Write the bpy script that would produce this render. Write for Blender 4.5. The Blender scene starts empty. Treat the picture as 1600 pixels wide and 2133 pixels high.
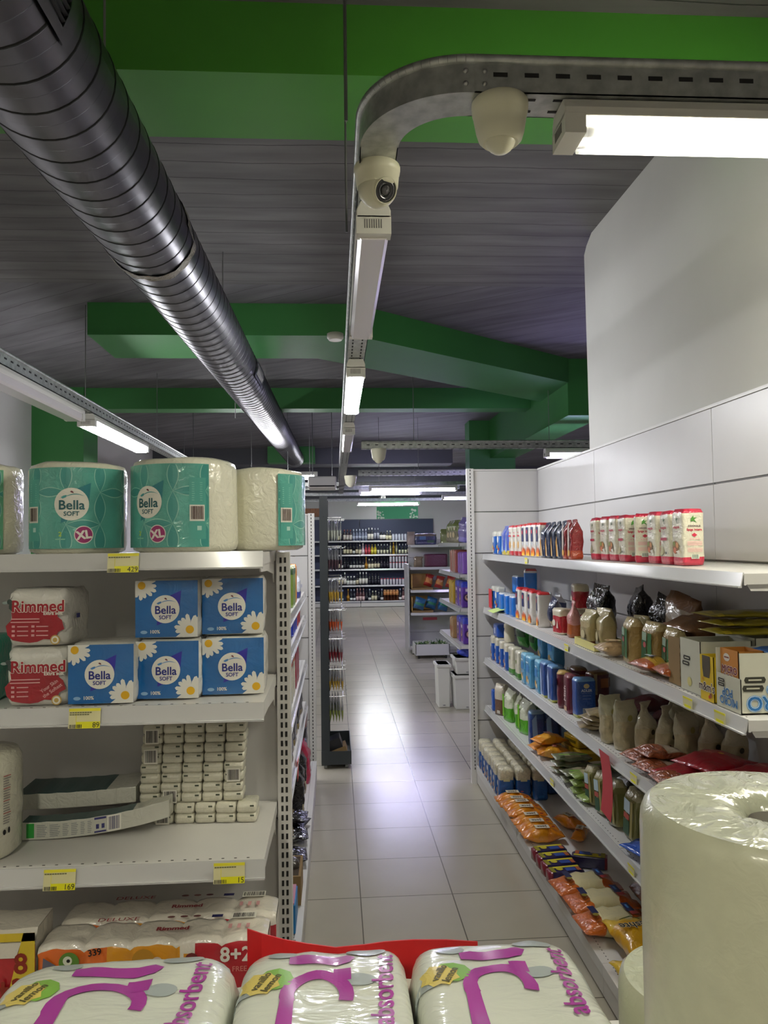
import bpy, bmesh, math, random
from mathutils import Vector, Matrix, noise
from mathutils.geometry import tessellate_polygon

# ------------------------------------------------------------------ camera, light, exposure
scene = bpy.context.scene
COL = scene.collection
FPX = 1605.0; CX, CY = 800.0, 1066.5; CAM_H = 1.703; ROLL = 0.013
Yd = Vector(((698.5 - CX) / FPX, (1131 - CY) / FPX, 1.0)).normalized()          # aisle direction in camera axes (right, down, forward)
U = Vector((-ROLL, -1.0, 0.0)); U.z = -(U.x * Yd.x + U.y * Yd.y) / Yd.z; U.normalize()
Xd = Yd.cross(U)
def ray(px, py):
    d = Vector(((px - CX) / FPX, (py - CY) / FPX, 1.0))
    return Vector((d.dot(Xd), d.dot(Yd), d.dot(U)))
def at(px, py, Y):                      # the point at depth Y
    r = ray(px, py); k = Y / r.y
    return Vector((r.x * k, Y, CAM_H + r.z * k))
def at_z(px, py, z):
    r = ray(px, py); k = (z - CAM_H) / r.z
    return Vector((r.x * k, r.y * k, z))
def at_x(px, py, X):
    r = ray(px, py); k = X / r.x
    return Vector((X, r.y * k, CAM_H + r.z * k))
def y_for(px, X, z):                    # depth along a shelf edge X,z seen in column px
    Y = 3.0
    for _ in range(12):
        py = 1133 + (CAM_H - z) * FPX / Y
        Y = at_x(px, py, X).y
    return Y

cam_data = bpy.data.cameras.new('camera'); cam = bpy.data.objects.new('camera', cam_data); COL.objects.link(cam)
cam_data.sensor_fit = 'AUTO'; cam_data.sensor_width = 36.0; cam_data.lens = FPX * 36.0 / 2133.0
cam_data.clip_start = 0.02; cam_data.clip_end = 100
def cam_to_world(v): return Vector((v.dot(Xd), v.dot(Yd), v.dot(U)))
cx_, cy_, cz_ = cam_to_world(Vector((1,0,0))), cam_to_world(Vector((0,-1,0))), cam_to_world(Vector((0,0,-1)))
mw = Matrix.Identity(4)
for i in range(3):
    mw[i][0] = cx_[i]; mw[i][1] = cy_[i]; mw[i][2] = cz_[i]
mw[2][3] = CAM_H
cam.matrix_world = mw
scene.camera = cam

world = bpy.data.worlds.new('world'); scene.world = world; world.use_nodes = True
world.node_tree.nodes['Background'].inputs[0].default_value = (0.75, 0.8, 0.9, 1)
world.node_tree.nodes['Background'].inputs[1].default_value = 0.0
scene.view_settings.view_transform = 'Standard'; scene.view_settings.look = 'None'
scene.view_settings.gamma = 1.0; scene.view_settings.use_curve_mapping = False
scene.view_settings.exposure = 1.08
scene.cycles.max_bounces = 6; scene.cycles.diffuse_bounces = 4; scene.cycles.glossy_bounces = 3
scene.cycles.transparent_max_bounces = 12; scene.cycles.transmission_bounces = 4
scene.cycles.sample_clamp_indirect = 4.0
TUBE = 26.0                                             # emission strength of a lit tube / diffuser
LAMP_NEAR = (1.0, 0.96, 0.80); LAMP_MID = (0.94, 0.95, 1.0); LAMP_FAR = (0.66, 0.63, 1.0); LAMP_VIOLET = (0.55, 0.48, 1.0)

# ------------------------------------------------------------------ materials
_mats = {}
def srgb(h):
    h = h.lstrip('#')
    def f(c): return c / 12.92 if c <= 0.04045 else ((c + 0.055) / 1.055) ** 2.4
    return tuple(f(int(h[i:i + 2], 16) / 255) for i in (0, 2, 4))
def mat(col, rough=0.5, metal=0.0, bump=0.0, bscale=40.0, coat=0.0, alpha=1.0, emit=0.0, trans=0.0, vary=0.0, vscale=8.0, spec=0.5, stretch=None):
    if isinstance(col, str): col = srgb(col)
    key = (tuple(round(c, 4) for c in col), rough, metal, bump, bscale, coat, alpha, emit, trans, vary, vscale, spec, stretch)
    if key in _mats: return _mats[key]
    m = bpy.data.materials.new('surface_%03d' % len(_mats)); m.use_nodes = True
    nt = m.node_tree; b = nt.nodes['Principled BSDF']
    b.inputs['Base Color'].default_value = (*col, 1); b.inputs['Roughness'].default_value = rough
    b.inputs['Metallic'].default_value = metal; b.inputs['Coat Weight'].default_value = coat
    b.inputs['Coat Roughness'].default_value = 0.08
    b.inputs['Specular IOR Level'].default_value = spec
    b.inputs['Alpha'].default_value = alpha; b.inputs['Transmission Weight'].default_value = trans
    if emit:
        b.inputs['Emission Color'].default_value = (*col, 1); b.inputs['Emission Strength'].default_value = emit
    if bump or vary:
        tc = nt.nodes.new('ShaderNodeTexCoord'); src = tc.outputs['Object']
        if stretch:
            mp = nt.nodes.new('ShaderNodeMapping'); mp.inputs['Scale'].default_value = stretch
            nt.links.new(src, mp.inputs[0]); src = mp.outputs[0]
    if bump:
        n = nt.nodes.new('ShaderNodeTexNoise'); n.inputs['Scale'].default_value = bscale; n.inputs['Detail'].default_value = 3
        n.inputs['Distortion'].default_value = 1.2
        bp = nt.nodes.new('ShaderNodeBump'); bp.inputs['Strength'].default_value = bump; bp.inputs['Distance'].default_value = 0.01
        nt.links.new(src, n.inputs['Vector']); nt.links.new(n.outputs['Fac'], bp.inputs['Height'])
        nt.links.new(bp.outputs['Normal'], b.inputs['Normal'])
        if coat: nt.links.new(bp.outputs['Normal'], b.inputs['Coat Normal'])
    if vary:
        n = nt.nodes.new('ShaderNodeTexNoise'); n.inputs['Scale'].default_value = vscale; n.inputs['Detail'].default_value = 4
        r = nt.nodes.new('ShaderNodeValToRGB')
        r.color_ramp.elements[0].color = (*[max(0, c * (1 - vary)) for c in col], 1); r.color_ramp.elements[0].position = 0.35
        r.color_ramp.elements[1].color = (*[min(1, c * (1 + vary)) for c in col], 1); r.color_ramp.elements[1].position = 0.65
        nt.links.new(src, n.inputs['Vector']); nt.links.new(n.outputs['Fac'], r.inputs['Fac']); nt.links.new(r.outputs['Color'], b.inputs['Base Color'])
    _mats[key] = m
    return m
def film(col, bump=0.35, bscale=45, vary=0.0, vscale=20, rough=0.28): return mat(col, rough, 0, min(1.0, bump * 1.35), bscale, 0.75, vary=vary, vscale=vscale)
def print_(col): return mat(col, 0.4)
def named(name):
    m = bpy.data.materials.new(name); m.use_nodes = True
    return m, m.node_tree, m.node_tree.nodes['Principled BSDF']

def tile_floor():
    m, nt, b = named('floor_tiles')
    tc = nt.nodes.new('ShaderNodeTexCoord'); mp = nt.nodes.new('ShaderNodeMapping')
    mp.inputs['Location'].default_value = (-0.1035 + 0.444 * 10, -3.325 + 0.444 * 20, 0)
    br = nt.nodes.new('ShaderNodeTexBrick'); br.offset = 0; br.squash = 1
    br.inputs['Scale'].default_value = 1.0; br.inputs['Brick Width'].default_value = 0.444; br.inputs['Row Height'].default_value = 0.444
    br.inputs['Mortar Size'].default_value = 0.0028; br.inputs['Mortar Smooth'].default_value = 0.1; br.inputs['Bias'].default_value = 0
    br.inputs['Color1'].default_value = (*srgb('#a9a292'), 1); br.inputs['Color2'].default_value = (*srgb('#b2ab9b'), 1); br.inputs['Mortar'].default_value = (*srgb('#5f5a4d'), 1)
    nt.links.new(tc.outputs['Object'], mp.inputs[0]); nt.links.new(mp.outputs[0], br.inputs['Vector'])
    n = nt.nodes.new('ShaderNodeTexNoise'); n.inputs['Scale'].default_value = 5; n.inputs['Detail'].default_value = 6
    nt.links.new(tc.outputs['Object'], n.inputs['Vector'])
    mx = nt.nodes.new('ShaderNodeMixRGB'); mx.blend_type = 'MULTIPLY'; mx.inputs[0].default_value = 0.35
    rp = nt.nodes.new('ShaderNodeValToRGB'); rp.color_ramp.elements[0].color = (.7,.7,.7,1); rp.color_ramp.elements[1].color = (1,1,1,1)
    nt.links.new(n.outputs['Fac'], rp.inputs[0]); nt.links.new(br.outputs['Color'], mx.inputs[1]); nt.links.new(rp.outputs[0], mx.inputs[2])
    nt.links.new(mx.outputs[0], b.inputs['Base Color'])
    b.inputs['Roughness'].default_value = 0.22; b.inputs['Specular IOR Level'].default_value = 0.6
    n2 = nt.nodes.new('ShaderNodeTexNoise'); n2.inputs['Scale'].default_value = 3.0; nt.links.new(tc.outputs['Object'], n2.inputs['Vector'])
    bp = nt.nodes.new('ShaderNodeBump'); bp.inputs['Strength'].default_value = 0.06; bp.inputs['Distance'].default_value = 0.02
    nt.links.new(n2.outputs['Fac'], bp.inputs['Height']); nt.links.new(bp.outputs[0], b.inputs['Normal'])
    return m
def board_concrete(name, col, rot=0.0, w=0.16):
    m, nt, b = named(name)
    tc = nt.nodes.new('ShaderNodeTexCoord'); mp = nt.nodes.new('ShaderNodeMapping'); mp.inputs['Rotation'].default_value = (0, 0, rot)
    mp.inputs['Location'].default_value = (20, 20, 0)
    nt.links.new(tc.outputs['Object'], mp.inputs[0])
    br = nt.nodes.new('ShaderNodeTexBrick'); br.offset = 0.37; br.inputs['Scale'].default_value = 1
    br.inputs['Brick Width'].default_value = 60; br.inputs['Row Height'].default_value = w
    br.inputs['Mortar Size'].default_value = 0.004; br.inputs['Mortar Smooth'].default_value = 0.6
    c = srgb(col)
    br.inputs['Color1'].default_value = (*[x * 0.9 for x in c], 1); br.inputs['Color2'].default_value = (*[x * 1.12 for x in c], 1)
    br.inputs['Mortar'].default_value = (*[x * 0.35 for x in c], 1)
    n = nt.nodes.new('ShaderNodeTexNoise'); n.inputs['Scale'].default_value = 1.5; n.inputs['Detail'].default_value = 8
    mp2 = nt.nodes.new('ShaderNodeMapping'); mp2.inputs['Scale'].default_value = (1, 6, 1); nt.links.new(mp.outputs[0], mp2.inputs[0]); nt.links.new(mp2.outputs[0], n.inputs['Vector'])
    # distort the joints a little so that they break up
    nd = nt.nodes.new('ShaderNodeTexNoise'); nd.inputs['Scale'].default_value = 2.2; nd.inputs['Detail'].default_value = 5; nt.links.new(mp.outputs[0], nd.inputs['Vector'])
    ma = nt.nodes.new('ShaderNodeMixRGB'); ma.blend_type = 'ADD'; ma.inputs[0].default_value = 0.05
    nt.links.new(mp.outputs[0], ma.inputs[1]); nt.links.new(nd.outputs['Color'], ma.inputs[2]); nt.links.new(ma.outputs[0], br.inputs['Vector'])
    rp = nt.nodes.new('ShaderNodeValToRGB'); rp.color_ramp.elements[0].position = 0.3; rp.color_ramp.elements[0].color = (.65,.65,.65,1); rp.color_ramp.elements[1].position = .7; rp.color_ramp.elements[1].color = (1.15,1.15,1.15,1)
    nt.links.new(n.outputs['Fac'], rp.inputs[0])
    mx = nt.nodes.new('ShaderNodeMixRGB'); mx.blend_type = 'MULTIPLY'; mx.inputs[0].default_value = 1
    nt.links.new(br.outputs['Color'], mx.inputs[1]); nt.links.new(rp.outputs[0], mx.inputs[2]); nt.links.new(mx.outputs[0], b.inputs['Base Color'])
    bp = nt.nodes.new('ShaderNodeBump'); bp.inputs['Strength'].default_value = 0.5; bp.inputs['Distance'].default_value = 0.02
    inv = nt.nodes.new('ShaderNodeMath'); inv.operation = 'SUBTRACT'; inv.inputs[0].default_value = 1; nt.links.new(br.outputs['Fac'], inv.inputs[1])
    nt.links.new(inv.outputs[0], bp.inputs['Height']); nt.links.new(bp.outputs[0], b.inputs['Normal'])
    b.inputs['Roughness'].default_value = 0.75
    return m
def petal_print(name, c_dark, c_mid, c_light):
    # teal wrapper with large overlapping petals: rings of distance to a lattice
    m, nt, b = named(name)
    tc = nt.nodes.new('ShaderNodeTexCoord')
    vo = nt.nodes.new('ShaderNodeTexVoronoi'); vo.inputs['Scale'].default_value = 11; vo.inputs['Randomness'].default_value = 0.0
    vo.feature = 'SMOOTH_F1'
    vo2 = nt.nodes.new('ShaderNodeTexVoronoi'); vo2.inputs['Scale'].default_value = 11; vo2.inputs['Randomness'].default_value = 0.25; vo2.feature = 'DISTANCE_TO_EDGE'
    nt.links.new(tc.outputs['Object'], vo.inputs['Vector']); nt.links.new(tc.outputs['Object'], vo2.inputs['Vector'])
    rp = nt.nodes.new('ShaderNodeValToRGB'); e = rp.color_ramp.elements
    e[0].color = (*srgb(c_light), 1); e[0].position = 0.02; e[1].color = (*srgb(c_dark), 1); e[1].position = 0.5
    k = rp.color_ramp.elements.new(0.06); k.color = (*srgb(c_mid), 1)
    nt.links.new(vo2.outputs['Distance'], rp.inputs[0])
    nt.links.new(rp.outputs[0], b.inputs['Base Color'])
    n = nt.nodes.new('ShaderNodeTexNoise'); n.inputs['Scale'].default_value = 50; n.inputs['Distortion'].default_value = 1.5
    nt.links.new(tc.outputs['Object'], n.inputs['Vector'])
    bp = nt.nodes.new('ShaderNodeBump'); bp.inputs['Strength'].default_value = 0.25; bp.inputs['Distance'].default_value = 0.01
    nt.links.new(n.outputs['Fac'], bp.inputs['Height']); nt.links.new(bp.outputs[0], b.inputs['Normal']); nt.links.new(bp.outputs[0], b.inputs['Coat Normal'])
    b.inputs['Roughness'].default_value = 0.3; b.inputs['Coat Weight'].default_value = 0.5; b.inputs['Coat Roughness'].default_value = 0.08
    return m

WHITE_METAL = mat('#d6d4d0', 0.35, vary=0.03, vscale=3)
PANEL = mat('#cfcdcb', 0.32, vary=0.03, vscale=2)
PANEL_DARK = mat('#7b7976', 0.5)
SLOT = mat('#1c1b1a', 0.7)
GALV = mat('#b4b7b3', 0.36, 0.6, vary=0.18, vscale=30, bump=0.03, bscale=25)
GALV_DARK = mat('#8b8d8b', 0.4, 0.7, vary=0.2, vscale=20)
HOUSING = mat('#dcdad0', 0.4)
DIFF_OFF = mat('#d9d4d2', 0.25, coat=0.3)
BLACKPL = mat('#101012', 0.3)
RAIL = mat('#c9c9c8', 0.18, coat=0.5)
CREAM = mat('#e9e6d4', 0.55)
INK = mat('#17171a', 0.5)
CARD = mat('#8a7048', 0.8, vary=0.08, vscale=12)

# ------------------------------------------------------------------ mesh building
_textcache = {}
def text_mesh(s, size, align='CENTER'):
    key = (s, align)
    if key not in _textcache:
        cu = bpy.data.curves.new('lettering', 'FONT'); cu.body = s; cu.align_x = align; cu.align_y = 'CENTER'; cu.size = 1.0; cu.resolution_u = 3
        ob = bpy.data.objects.new('lettering', cu); me = bpy.data.meshes.new_from_object(ob)
        vs = [(v.co.x, v.co.y) for v in me.vertices]; fs = [tuple(p.vertices) for p in me.polygons]
        if vs:
            ymin = min(v[1] for v in vs); ymax = max(v[1] for v in vs); c = (ymin + ymax) / 2
            vs = [(x, y - c) for x, y in vs]
        bpy.data.objects.remove(ob); bpy.data.curves.remove(cu); bpy.data.meshes.remove(me)
        _textcache[key] = (vs, fs)
    vs, fs = _textcache[key]
    return [(x * size, y * size) for x, y in vs], fs

class MB:
    def __init__(s): s.v = []; s.f = []; s.m = []; s.sm = []
    def add(s, vs, fs, m, smooth=False, T=None):
        o = len(s.v)
        s.v.extend((T @ Vector(v)) if T else Vector(v) for v in vs)
        for i, f in enumerate(fs):
            s.f.append([o + k for k in f]); s.m.append(m[i] if isinstance(m, list) else m); s.sm.append(smooth)
        return s
    def box(s, x0, x1, y0, y1, z0, z1, m, T=None):
        if x0 > x1: x0, x1 = x1, x0
        if y0 > y1: y0, y1 = y1, y0
        if z0 > z1: z0, z1 = z1, z0
        vs = [(x, y, z) for z in (z0, z1) for y in (y0, y1) for x in (x0, x1)]
        fs = [(0,2,3,1), (4,5,7,6), (0,1,5,4), (2,6,7,3), (0,4,6,2), (1,3,7,5)]      # bottom top front(-y) back left(-x) right
        return s.add(vs, fs, m, T=T)
    def cyl(s, p0, p1, r, m, n=16, r1=None, caps=True, smooth=True):
        p0, p1 = Vector(p0), Vector(p1); d = (p1 - p0).normalized(); a = d.orthogonal().normalized(); b = d.cross(a)
        r1 = r if r1 is None else r1
        vs = []
        for p, rr in ((p0, r), (p1, r1)):
            for i in range(n):
                t = 2 * math.pi * i / n; vs.append(p + a * math.cos(t) * rr + b * math.sin(t) * rr)
        fs = [(i, (i + 1) % n, n + (i + 1) % n, n + i) for i in range(n)]
        s.add(vs, fs, m, smooth)
        if caps: s.add(vs, [tuple(range(n))[::-1], tuple(range(n, 2 * n))], m)
        return s
    def tube(s, pts, r, m, n=8):
        for a, b in zip(pts, pts[1:]): s.cyl(a, b, r, m, n)
        return s
    def lathe(s, prof, m, n=24, T=None, smooth=True):
        vs = []; fs = []; ms = []
        for r, z in prof:
            for i in range(n):
                t = 2 * math.pi * i / n; vs.append((r * math.cos(t), r * math.sin(t), z))
        for j in range(len(prof) - 1):
            for i in range(n):
                fs.append((j * n + i, j * n + (i + 1) % n, (j + 1) * n + (i + 1) % n, (j + 1) * n + i)); ms.append(m[j] if isinstance(m, list) else m)
        s.add(vs, fs, ms, smooth, T)
        if prof[0][0] > 1e-4: s.add(vs[:n], [tuple(range(n))[::-1]], ms[0], False, T)
        if prof[-1][0] > 1e-4: s.add(vs[-n:], [tuple(range(n))], ms[-1], False, T)
        return s
    def surf(s, fn, nu, nv, m, wrap=False, smooth=True, mf=None):
        # fn(u,v) u,v in 0..1 ; wrap in u
        nu_ = nu if wrap else nu + 1
        vs = [fn(i / nu, j / nv) for j in range(nv + 1) for i in range(nu_)]
        fs = []; ms = []
        for j in range(nv):
            for i in range(nu):
                i2 = (i + 1) % nu if wrap else i + 1
                fs.append((j * nu_ + i, j * nu_ + i2, (j + 1) * nu_ + i2, (j + 1) * nu_ + i))
                ms.append(mf((i + .5) / nu, (j + .5) / nv) if mf else m)
        return s.add(vs, fs, ms, smooth)
    def flat(s, vs, fs, m, mp, h=0.0, L=None):
        if L:
            bm = bmesh.new(); bv = [bm.verts.new((x, y, 0)) for x, y in vs]
            for f in fs:
                try: bm.faces.new([bv[k] for k in f])
                except ValueError: pass
            bmesh.ops.triangulate(bm, faces=bm.faces[:])
            for _ in range(5):
                es = [e for e in bm.edges if e.calc_length() > L]
                if not es: break
                bmesh.ops.subdivide_edges(bm, edges=es, cuts=1); bmesh.ops.triangulate(bm, faces=bm.faces[:])
            bm.verts.index_update()
            vs = [(v.co.x, v.co.y) for v in bm.verts]; fs = [[v.index for v in f.verts] for f in bm.faces]; bm.free()
        return s.add([mp(x, y, h) for x, y in vs], fs, m)
    def poly(s, pts, m, mp, h=0.0, L=None):
        tri = tessellate_polygon([[Vector((x, y, 0)) for x, y in pts]])
        fs = []
        for t in tri:
            a, b, c = (pts[k] for k in t)
            ar = (b[0] - a[0]) * (c[1] - a[1]) - (c[0] - a[0]) * (b[1] - a[1])
            fs.append(tuple(t) if ar > 0 else tuple(reversed(t)))
        return s.flat(pts, fs, m, mp, h, L)
    def disc(s, cx, cy, r, m, mp, h=0.0, n=28, ry=None, L=None):
        ry = ry or r
        return s.poly([(cx + r * math.cos(2 * math.pi * i / n), cy + ry * math.sin(2 * math.pi * i / n)) for i in range(n)], m, mp, h, L)
    def rect(s, x0, x1, y0, y1, m, mp, h=0.0, L=None):
        return s.flat([(x0, y0), (x1, y0), (x1, y1), (x0, y1)], [(0, 1, 2, 3)], m, mp, h, L)
    def text(s, t, size, cx, cy, m, mp, h=0.0, rot=0.0, bold=0.0, L=None, align='CENTER', sx=1.0):
        vs, fs = text_mesh(t, size, align); c, n = math.cos(rot), math.sin(rot)
        offs = [(0, 0)] if not bold else [(0, 0), (bold, 0), (-bold, 0), (0, bold), (0, -bold), (bold*.7, bold*.7), (-bold*.7, -bold*.7), (bold*.7, -bold*.7), (-bold*.7, bold*.7)]
        for k, (ox, oy) in enumerate(offs):
            P = []
            for x, y in vs:
                x = x * sx + ox; y = y + oy
                P.append((cx + x * c - y * n, cy + x * n + y * c))
            s.flat(P, fs, m, mp, h + k * 0.00003, L)
        return s
    def build(s, name, parent=None, loc=None, rz=0.0, bevel=0.0, subsurf=0, smooth_angle=False):
        me = bpy.data.meshes.new(name)
        ms = []; idx = {}
        for m in s.m:
            if m.name not in idx: idx[m.name] = len(ms); ms.append(m)
        me.from_pydata([tuple(v) for v in s.v], [], s.f)
        for m in ms: me.materials.append(m)
        me.polygons.foreach_set('material_index', [idx[m.name] for m in s.m])
        me.polygons.foreach_set('use_smooth', s.sm)
        me.update()
        o = bpy.data.objects.new(name, me); COL.objects.link(o)
        if parent: o.parent = parent
        if loc is not None: o.location = loc
        if rz: o.rotation_euler = (0, 0, rz)
        if bevel:
            b = o.modifiers.new('bevel', 'BEVEL'); b.width = bevel; b.segments = 2; b.limit_method = 'ANGLE'
        if subsurf:
            b = o.modifiers.new('sub', 'SUBSURF'); b.levels = subsurf; b.render_levels = subsurf
        return o

def tag(o, label, cat, group=None, kind=None):
    if label: o['label'] = label
    if cat: o['category'] = cat
    if group: o['group'] = group
    if kind: o['kind'] = kind
    return o
def struct(name, mb, **k):
    o = mb.build(name, **k); o['kind'] = 'structure'; return o
def empty(name, loc=(0, 0, 0), rz=0.0):
    o = bpy.data.objects.new(name, None); COL.objects.link(o); o.location = loc; o.rotation_euler = (0, 0, rz); o.empty_display_size = 0.05
    return o
class Kind:
    """one prototype thing: the first put() uses it, later ones copy it and its parts"""
    def __init__(s, root, cat): s.root = root; s.cat = cat; s.used = False; s.pts = None
    def put(s, loc, rot=(0, 0, 0), label='', group=None, scale=1.0):
        if not s.used: r = s.root; s.used = True
        else:
            r = s.root.copy(); COL.objects.link(r)
            for ch in list(s.root.children):
                c = ch.copy(); COL.objects.link(c); c.parent = r
                for g in list(ch.children):
                    d = g.copy(); COL.objects.link(d); d.parent = c
        r.rotation_euler = rot if not isinstance(rot, (int, float)) else (0, 0, rot)
        r.scale = (scale,) * 3 if isinstance(scale, (int, float)) else scale
        x, y, z = loc; M_ = r.rotation_euler.to_matrix() @ Matrix.Diagonal(r.scale)        # let the lowest point rest exactly at loc.z
        if s.pts is None: s.pts = [v.co.copy() for o in [s.root] + list(s.root.children) if o.type == 'MESH' for v in o.data.vertices]
        P = [M_ @ p for p in s.pts]; z -= min(p.z for p in P)
        if 1.0 < x < 1.46 and y < 5.45: x = min(x, 1.450 - max(p.x for p in P)); y = min(y, 5.448 - max(p.y for p in P))
        r.location = (x, y, z + .0006)
        for k in ('label', 'category', 'group'):
            if k in r: del r[k]
        tag(r, label, s.cat, group)
        return r
ORD = ['', 'first', 'second', 'third', 'fourth', 'fifth', 'sixth', 'seventh', 'eighth', 'ninth', 'tenth', 'eleventh', 'twelfth', 'thirteenth', 'fourteenth',
       'fifteenth', 'sixteenth', 'seventeenth', 'eighteenth', 'nineteenth', 'twentieth', 'twenty-first', 'twenty-second', 'twenty-third', 'twenty-fourth',
       'twenty-fifth', 'twenty-sixth', 'twenty-seventh', 'twenty-eighth', 'twenty-ninth', 'thirtieth']
def plane_map(ox, oy, oz, ux=(1, 0, 0), uy=(0, 0, 1), n=(0, -1, 0)):
    o = Vector((ox, oy, oz)); ux = Vector(ux); uy = Vector(uy); n = Vector(n)
    return lambda x, y, h: o + ux * x + uy * y + n * h

# soft pack bodies: front is -y, stands on z=0
def sgnpow(x, p): return math.copysign(abs(x) ** p, x)
STY = {
    'brick': (lambda t: 1 - .05 * max(0, (.04 - t) / .04) - .10 * max(0, (t - .95) / .05), lambda t: 1 - .08 * max(0, (.04 - t) / .04) - .2 * max(0, (t - .95) / .05), 6),
    'gusset': (lambda t: 1 - .04 * max(0, (.05 - t) / .05), lambda t: (1 - .08 * max(0, (.05 - t) / .05)) if t < .72 else max(.07, 1 - ((t - .72) / .24) ** 1.1), 5),
    'pillow': (lambda t: 1 - .10 * math.sin(math.pi * t), lambda t: max(.04, math.sin(math.pi * min(1, max(0, t * 1.08 - .04))) ** .55 if 0 < t * 1.08 - .04 < 1 else .04), 2.6),
    'neck': (lambda t: 1 if t < .62 else (max(.32, 1 - (t - .62) / .2 * .7) if t < .86 else .32 + (t - .86) / .14 * .4), lambda t: 1 if t < .6 else (max(.22, 1 - (t - .6) / .24 * .8) if t < .86 else .16), 3),
    'fold': (lambda t: 1, lambda t: 1 if t < .84 else 1 - (t - .84) / .16 * .55, 4.5),
}
def pouch(mb, w, d, h, m, style='brick', mf=None, n=24, k=14, wr=.002, seed=0, e=None, T=None):
    A, B, ex = STY[style]; ex = e or ex
    ofs = Vector((seed * 3.7, seed * 1.3, seed * 2.1)); vs = []
    for j in range(k + 1):
        t = j / k; a = w / 2 * A(t); b = d / 2 * B(t)
        for i in range(n):
            g = 2 * math.pi * (i + .5) / n; c, q = math.cos(g), math.sin(g)
            x = a * sgnpow(c, 2 / ex); y = b * sgnpow(q, 2 / ex)
            p = Vector((x, y, h * t)); q3 = noise.noise_vector(p * 28 + ofs) * wr
            f = min(1, t * 6)
            vs.append((p.x + q3.x * f, p.y + q3.y * f, p.z + (q3.z if 0 < j else 0)))
    fs = []; ms = []
    for j in range(k):
        for i in range(n):
            fs.append((j * n + i, j * n + (i + 1) % n, (j + 1) * n + (i + 1) % n, (j + 1) * n + i))
            ms.append(mf((j + .5) / k, (i + 1) / n) if mf else m)
    m_top = ms[-1]; fs.append(tuple(range(n))[::-1]); ms.append(ms[0]); fs.append(tuple(range(k * n, k * n + n))); ms.append(m_top)
    mb.add(vs, fs, ms, True, T)
    return mb
def is_front(a): return .58 < a < .92       # angle fraction on the -y side
def lumps(mb, cx, cy, cz, r, m, sx=1, sy=1, sz=1, n=10, k=6, seed=0, amp=.15, mf=None):
    def fn(u, v):
        g = 2 * math.pi * u; t = math.pi * v; p = Vector((math.cos(g) * math.sin(t), math.sin(g) * math.sin(t), -math.cos(t)))
        q = 1 + amp * noise.noise(p * 2.2 + Vector((seed * 5.1, seed, 0)))
        return Vector((cx + p.x * r * sx * q, cy + p.y * r * sy * q, cz + p.z * r * sz * q))
    return mb.surf(fn, n, k, m, wrap=True, mf=mf)
# ------------------------------------------------------------------ the room
CEIL = 3.45; XL, XR, YB, YF = -3.3, 6.0, -2.6, 20.9
mb = MB(); mb.box(XL, XR, YB, YF, -0.1, 0, tile_floor()); struct('floor', mb)
CON_A = board_concrete('ceiling_boards', '#62605f'); CON_B = board_concrete('ceiling_boards_diagonal', '#605e61', rot=0.62, w=0.22)
mb = MB(); mb.box(XL, XR, YB, 5.17, CEIL, CEIL + .1, CON_A); mb.box(XL, XR, 5.17, YF, CEIL, CEIL + .1, CON_B); struct('ceiling', mb)
WALLW = mat('#d2cfcd', 0.6, vary=0.03, vscale=1.0); WALL_FAR = mat('#c9c7c6', 0.6)
mb = MB(); mb.box(XL - .1, XL, YB, YF, 0, CEIL, WALLW); struct('wall_left', mb)
mb = MB(); mb.box(XR, XR + .1, YB, YF, 0, CEIL, WALLW); struct('wall_right', mb)
mb = MB(); mb.box(XL, XR, YF, YF + .1, 0, CEIL, WALL_FAR); struct('wall_back', mb)
mb = MB(); mb.box(XL, XR, YB - .1, YB, 0, CEIL, WALLW); struct('wall_front', mb)
# plastered wall above the right-hand shelving, its far edge rough where it meets the ceiling
mb = MB(); e = [(4.36, 0), (4.355, 2.3), (4.375, 3.37), (4.33, 3.41), (4.24, 3.45), (1.93, 3.45), (1.93, 0)]
n = len(e); vs = [(1.475, y, z) for y, z in e] + [(1.60, y, z) for y, z in e]
mb.add(vs, [tuple(range(n)), tuple(range(n, 2 * n))[::-1]] + [(i, n + i, n + (i + 1) % n, (i + 1) % n) for i in range(n)], mat('#cbcac4', 0.7, vary=0.04, vscale=1.3))
struct('wall_partition', mb)
# green painted beams
GREEN = mat('#44882a', 0.55, vary=0.05, vscale=2); GREEN_B = mat('#34783a', 0.55, vary=0.05, vscale=2)
DARKB = mat('#4a4b50', 0.7)
def beam(i, mb): struct('trim_%d' % i, mb)
BZ = 3.215
mb = MB(); mb.box(XL, 1.473, 2.437, 2.843, BZ, CEIL, GREEN); beam(1, mb)
mb = MB(); pts = [(-1.755, 5.58), (.16, 5.58), (2.249, 7.22), (2.249, 8.24), (-.13, 6.28), (-1.755, 6.28)]
n = len(pts); mb.add([(x, y, BZ) for x, y in pts] + [(x, y, CEIL) for x, y in pts], [tuple(range(n))[::-1], tuple(range(n, 2 * n))] + [(i, (i + 1) % n, n + (i + 1) % n, n + i) for i in range(n)], GREEN_B); beam(2, mb)
mb = MB(); mb.box(-2.74, 2.249, 8.64, 8.9, BZ, CEIL, GREEN_B); beam(3, mb)
mb = MB(); mb.box(2.25, 2.62, 7.24, 11.0, 2.90, CEIL, GREEN_B); beam(4, mb)
mb = MB(); mb.box(1.95, 2.62, 11.0, 11.35, 0, 2.90, GREEN_B); mb.box(1.95, 2.62, 11.0, 11.35, 2.90, CEIL, GREEN_B); beam(5, mb)
mb = MB(); mb.box(XL, -2.742, 8.6, 9.1, 0, CEIL, GREEN_B); beam(6, mb)
mb = MB(); mb.box(XL, 2.2, 14.2, 14.8, 3.16, CEIL, DARKB); beam(7, mb)
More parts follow.
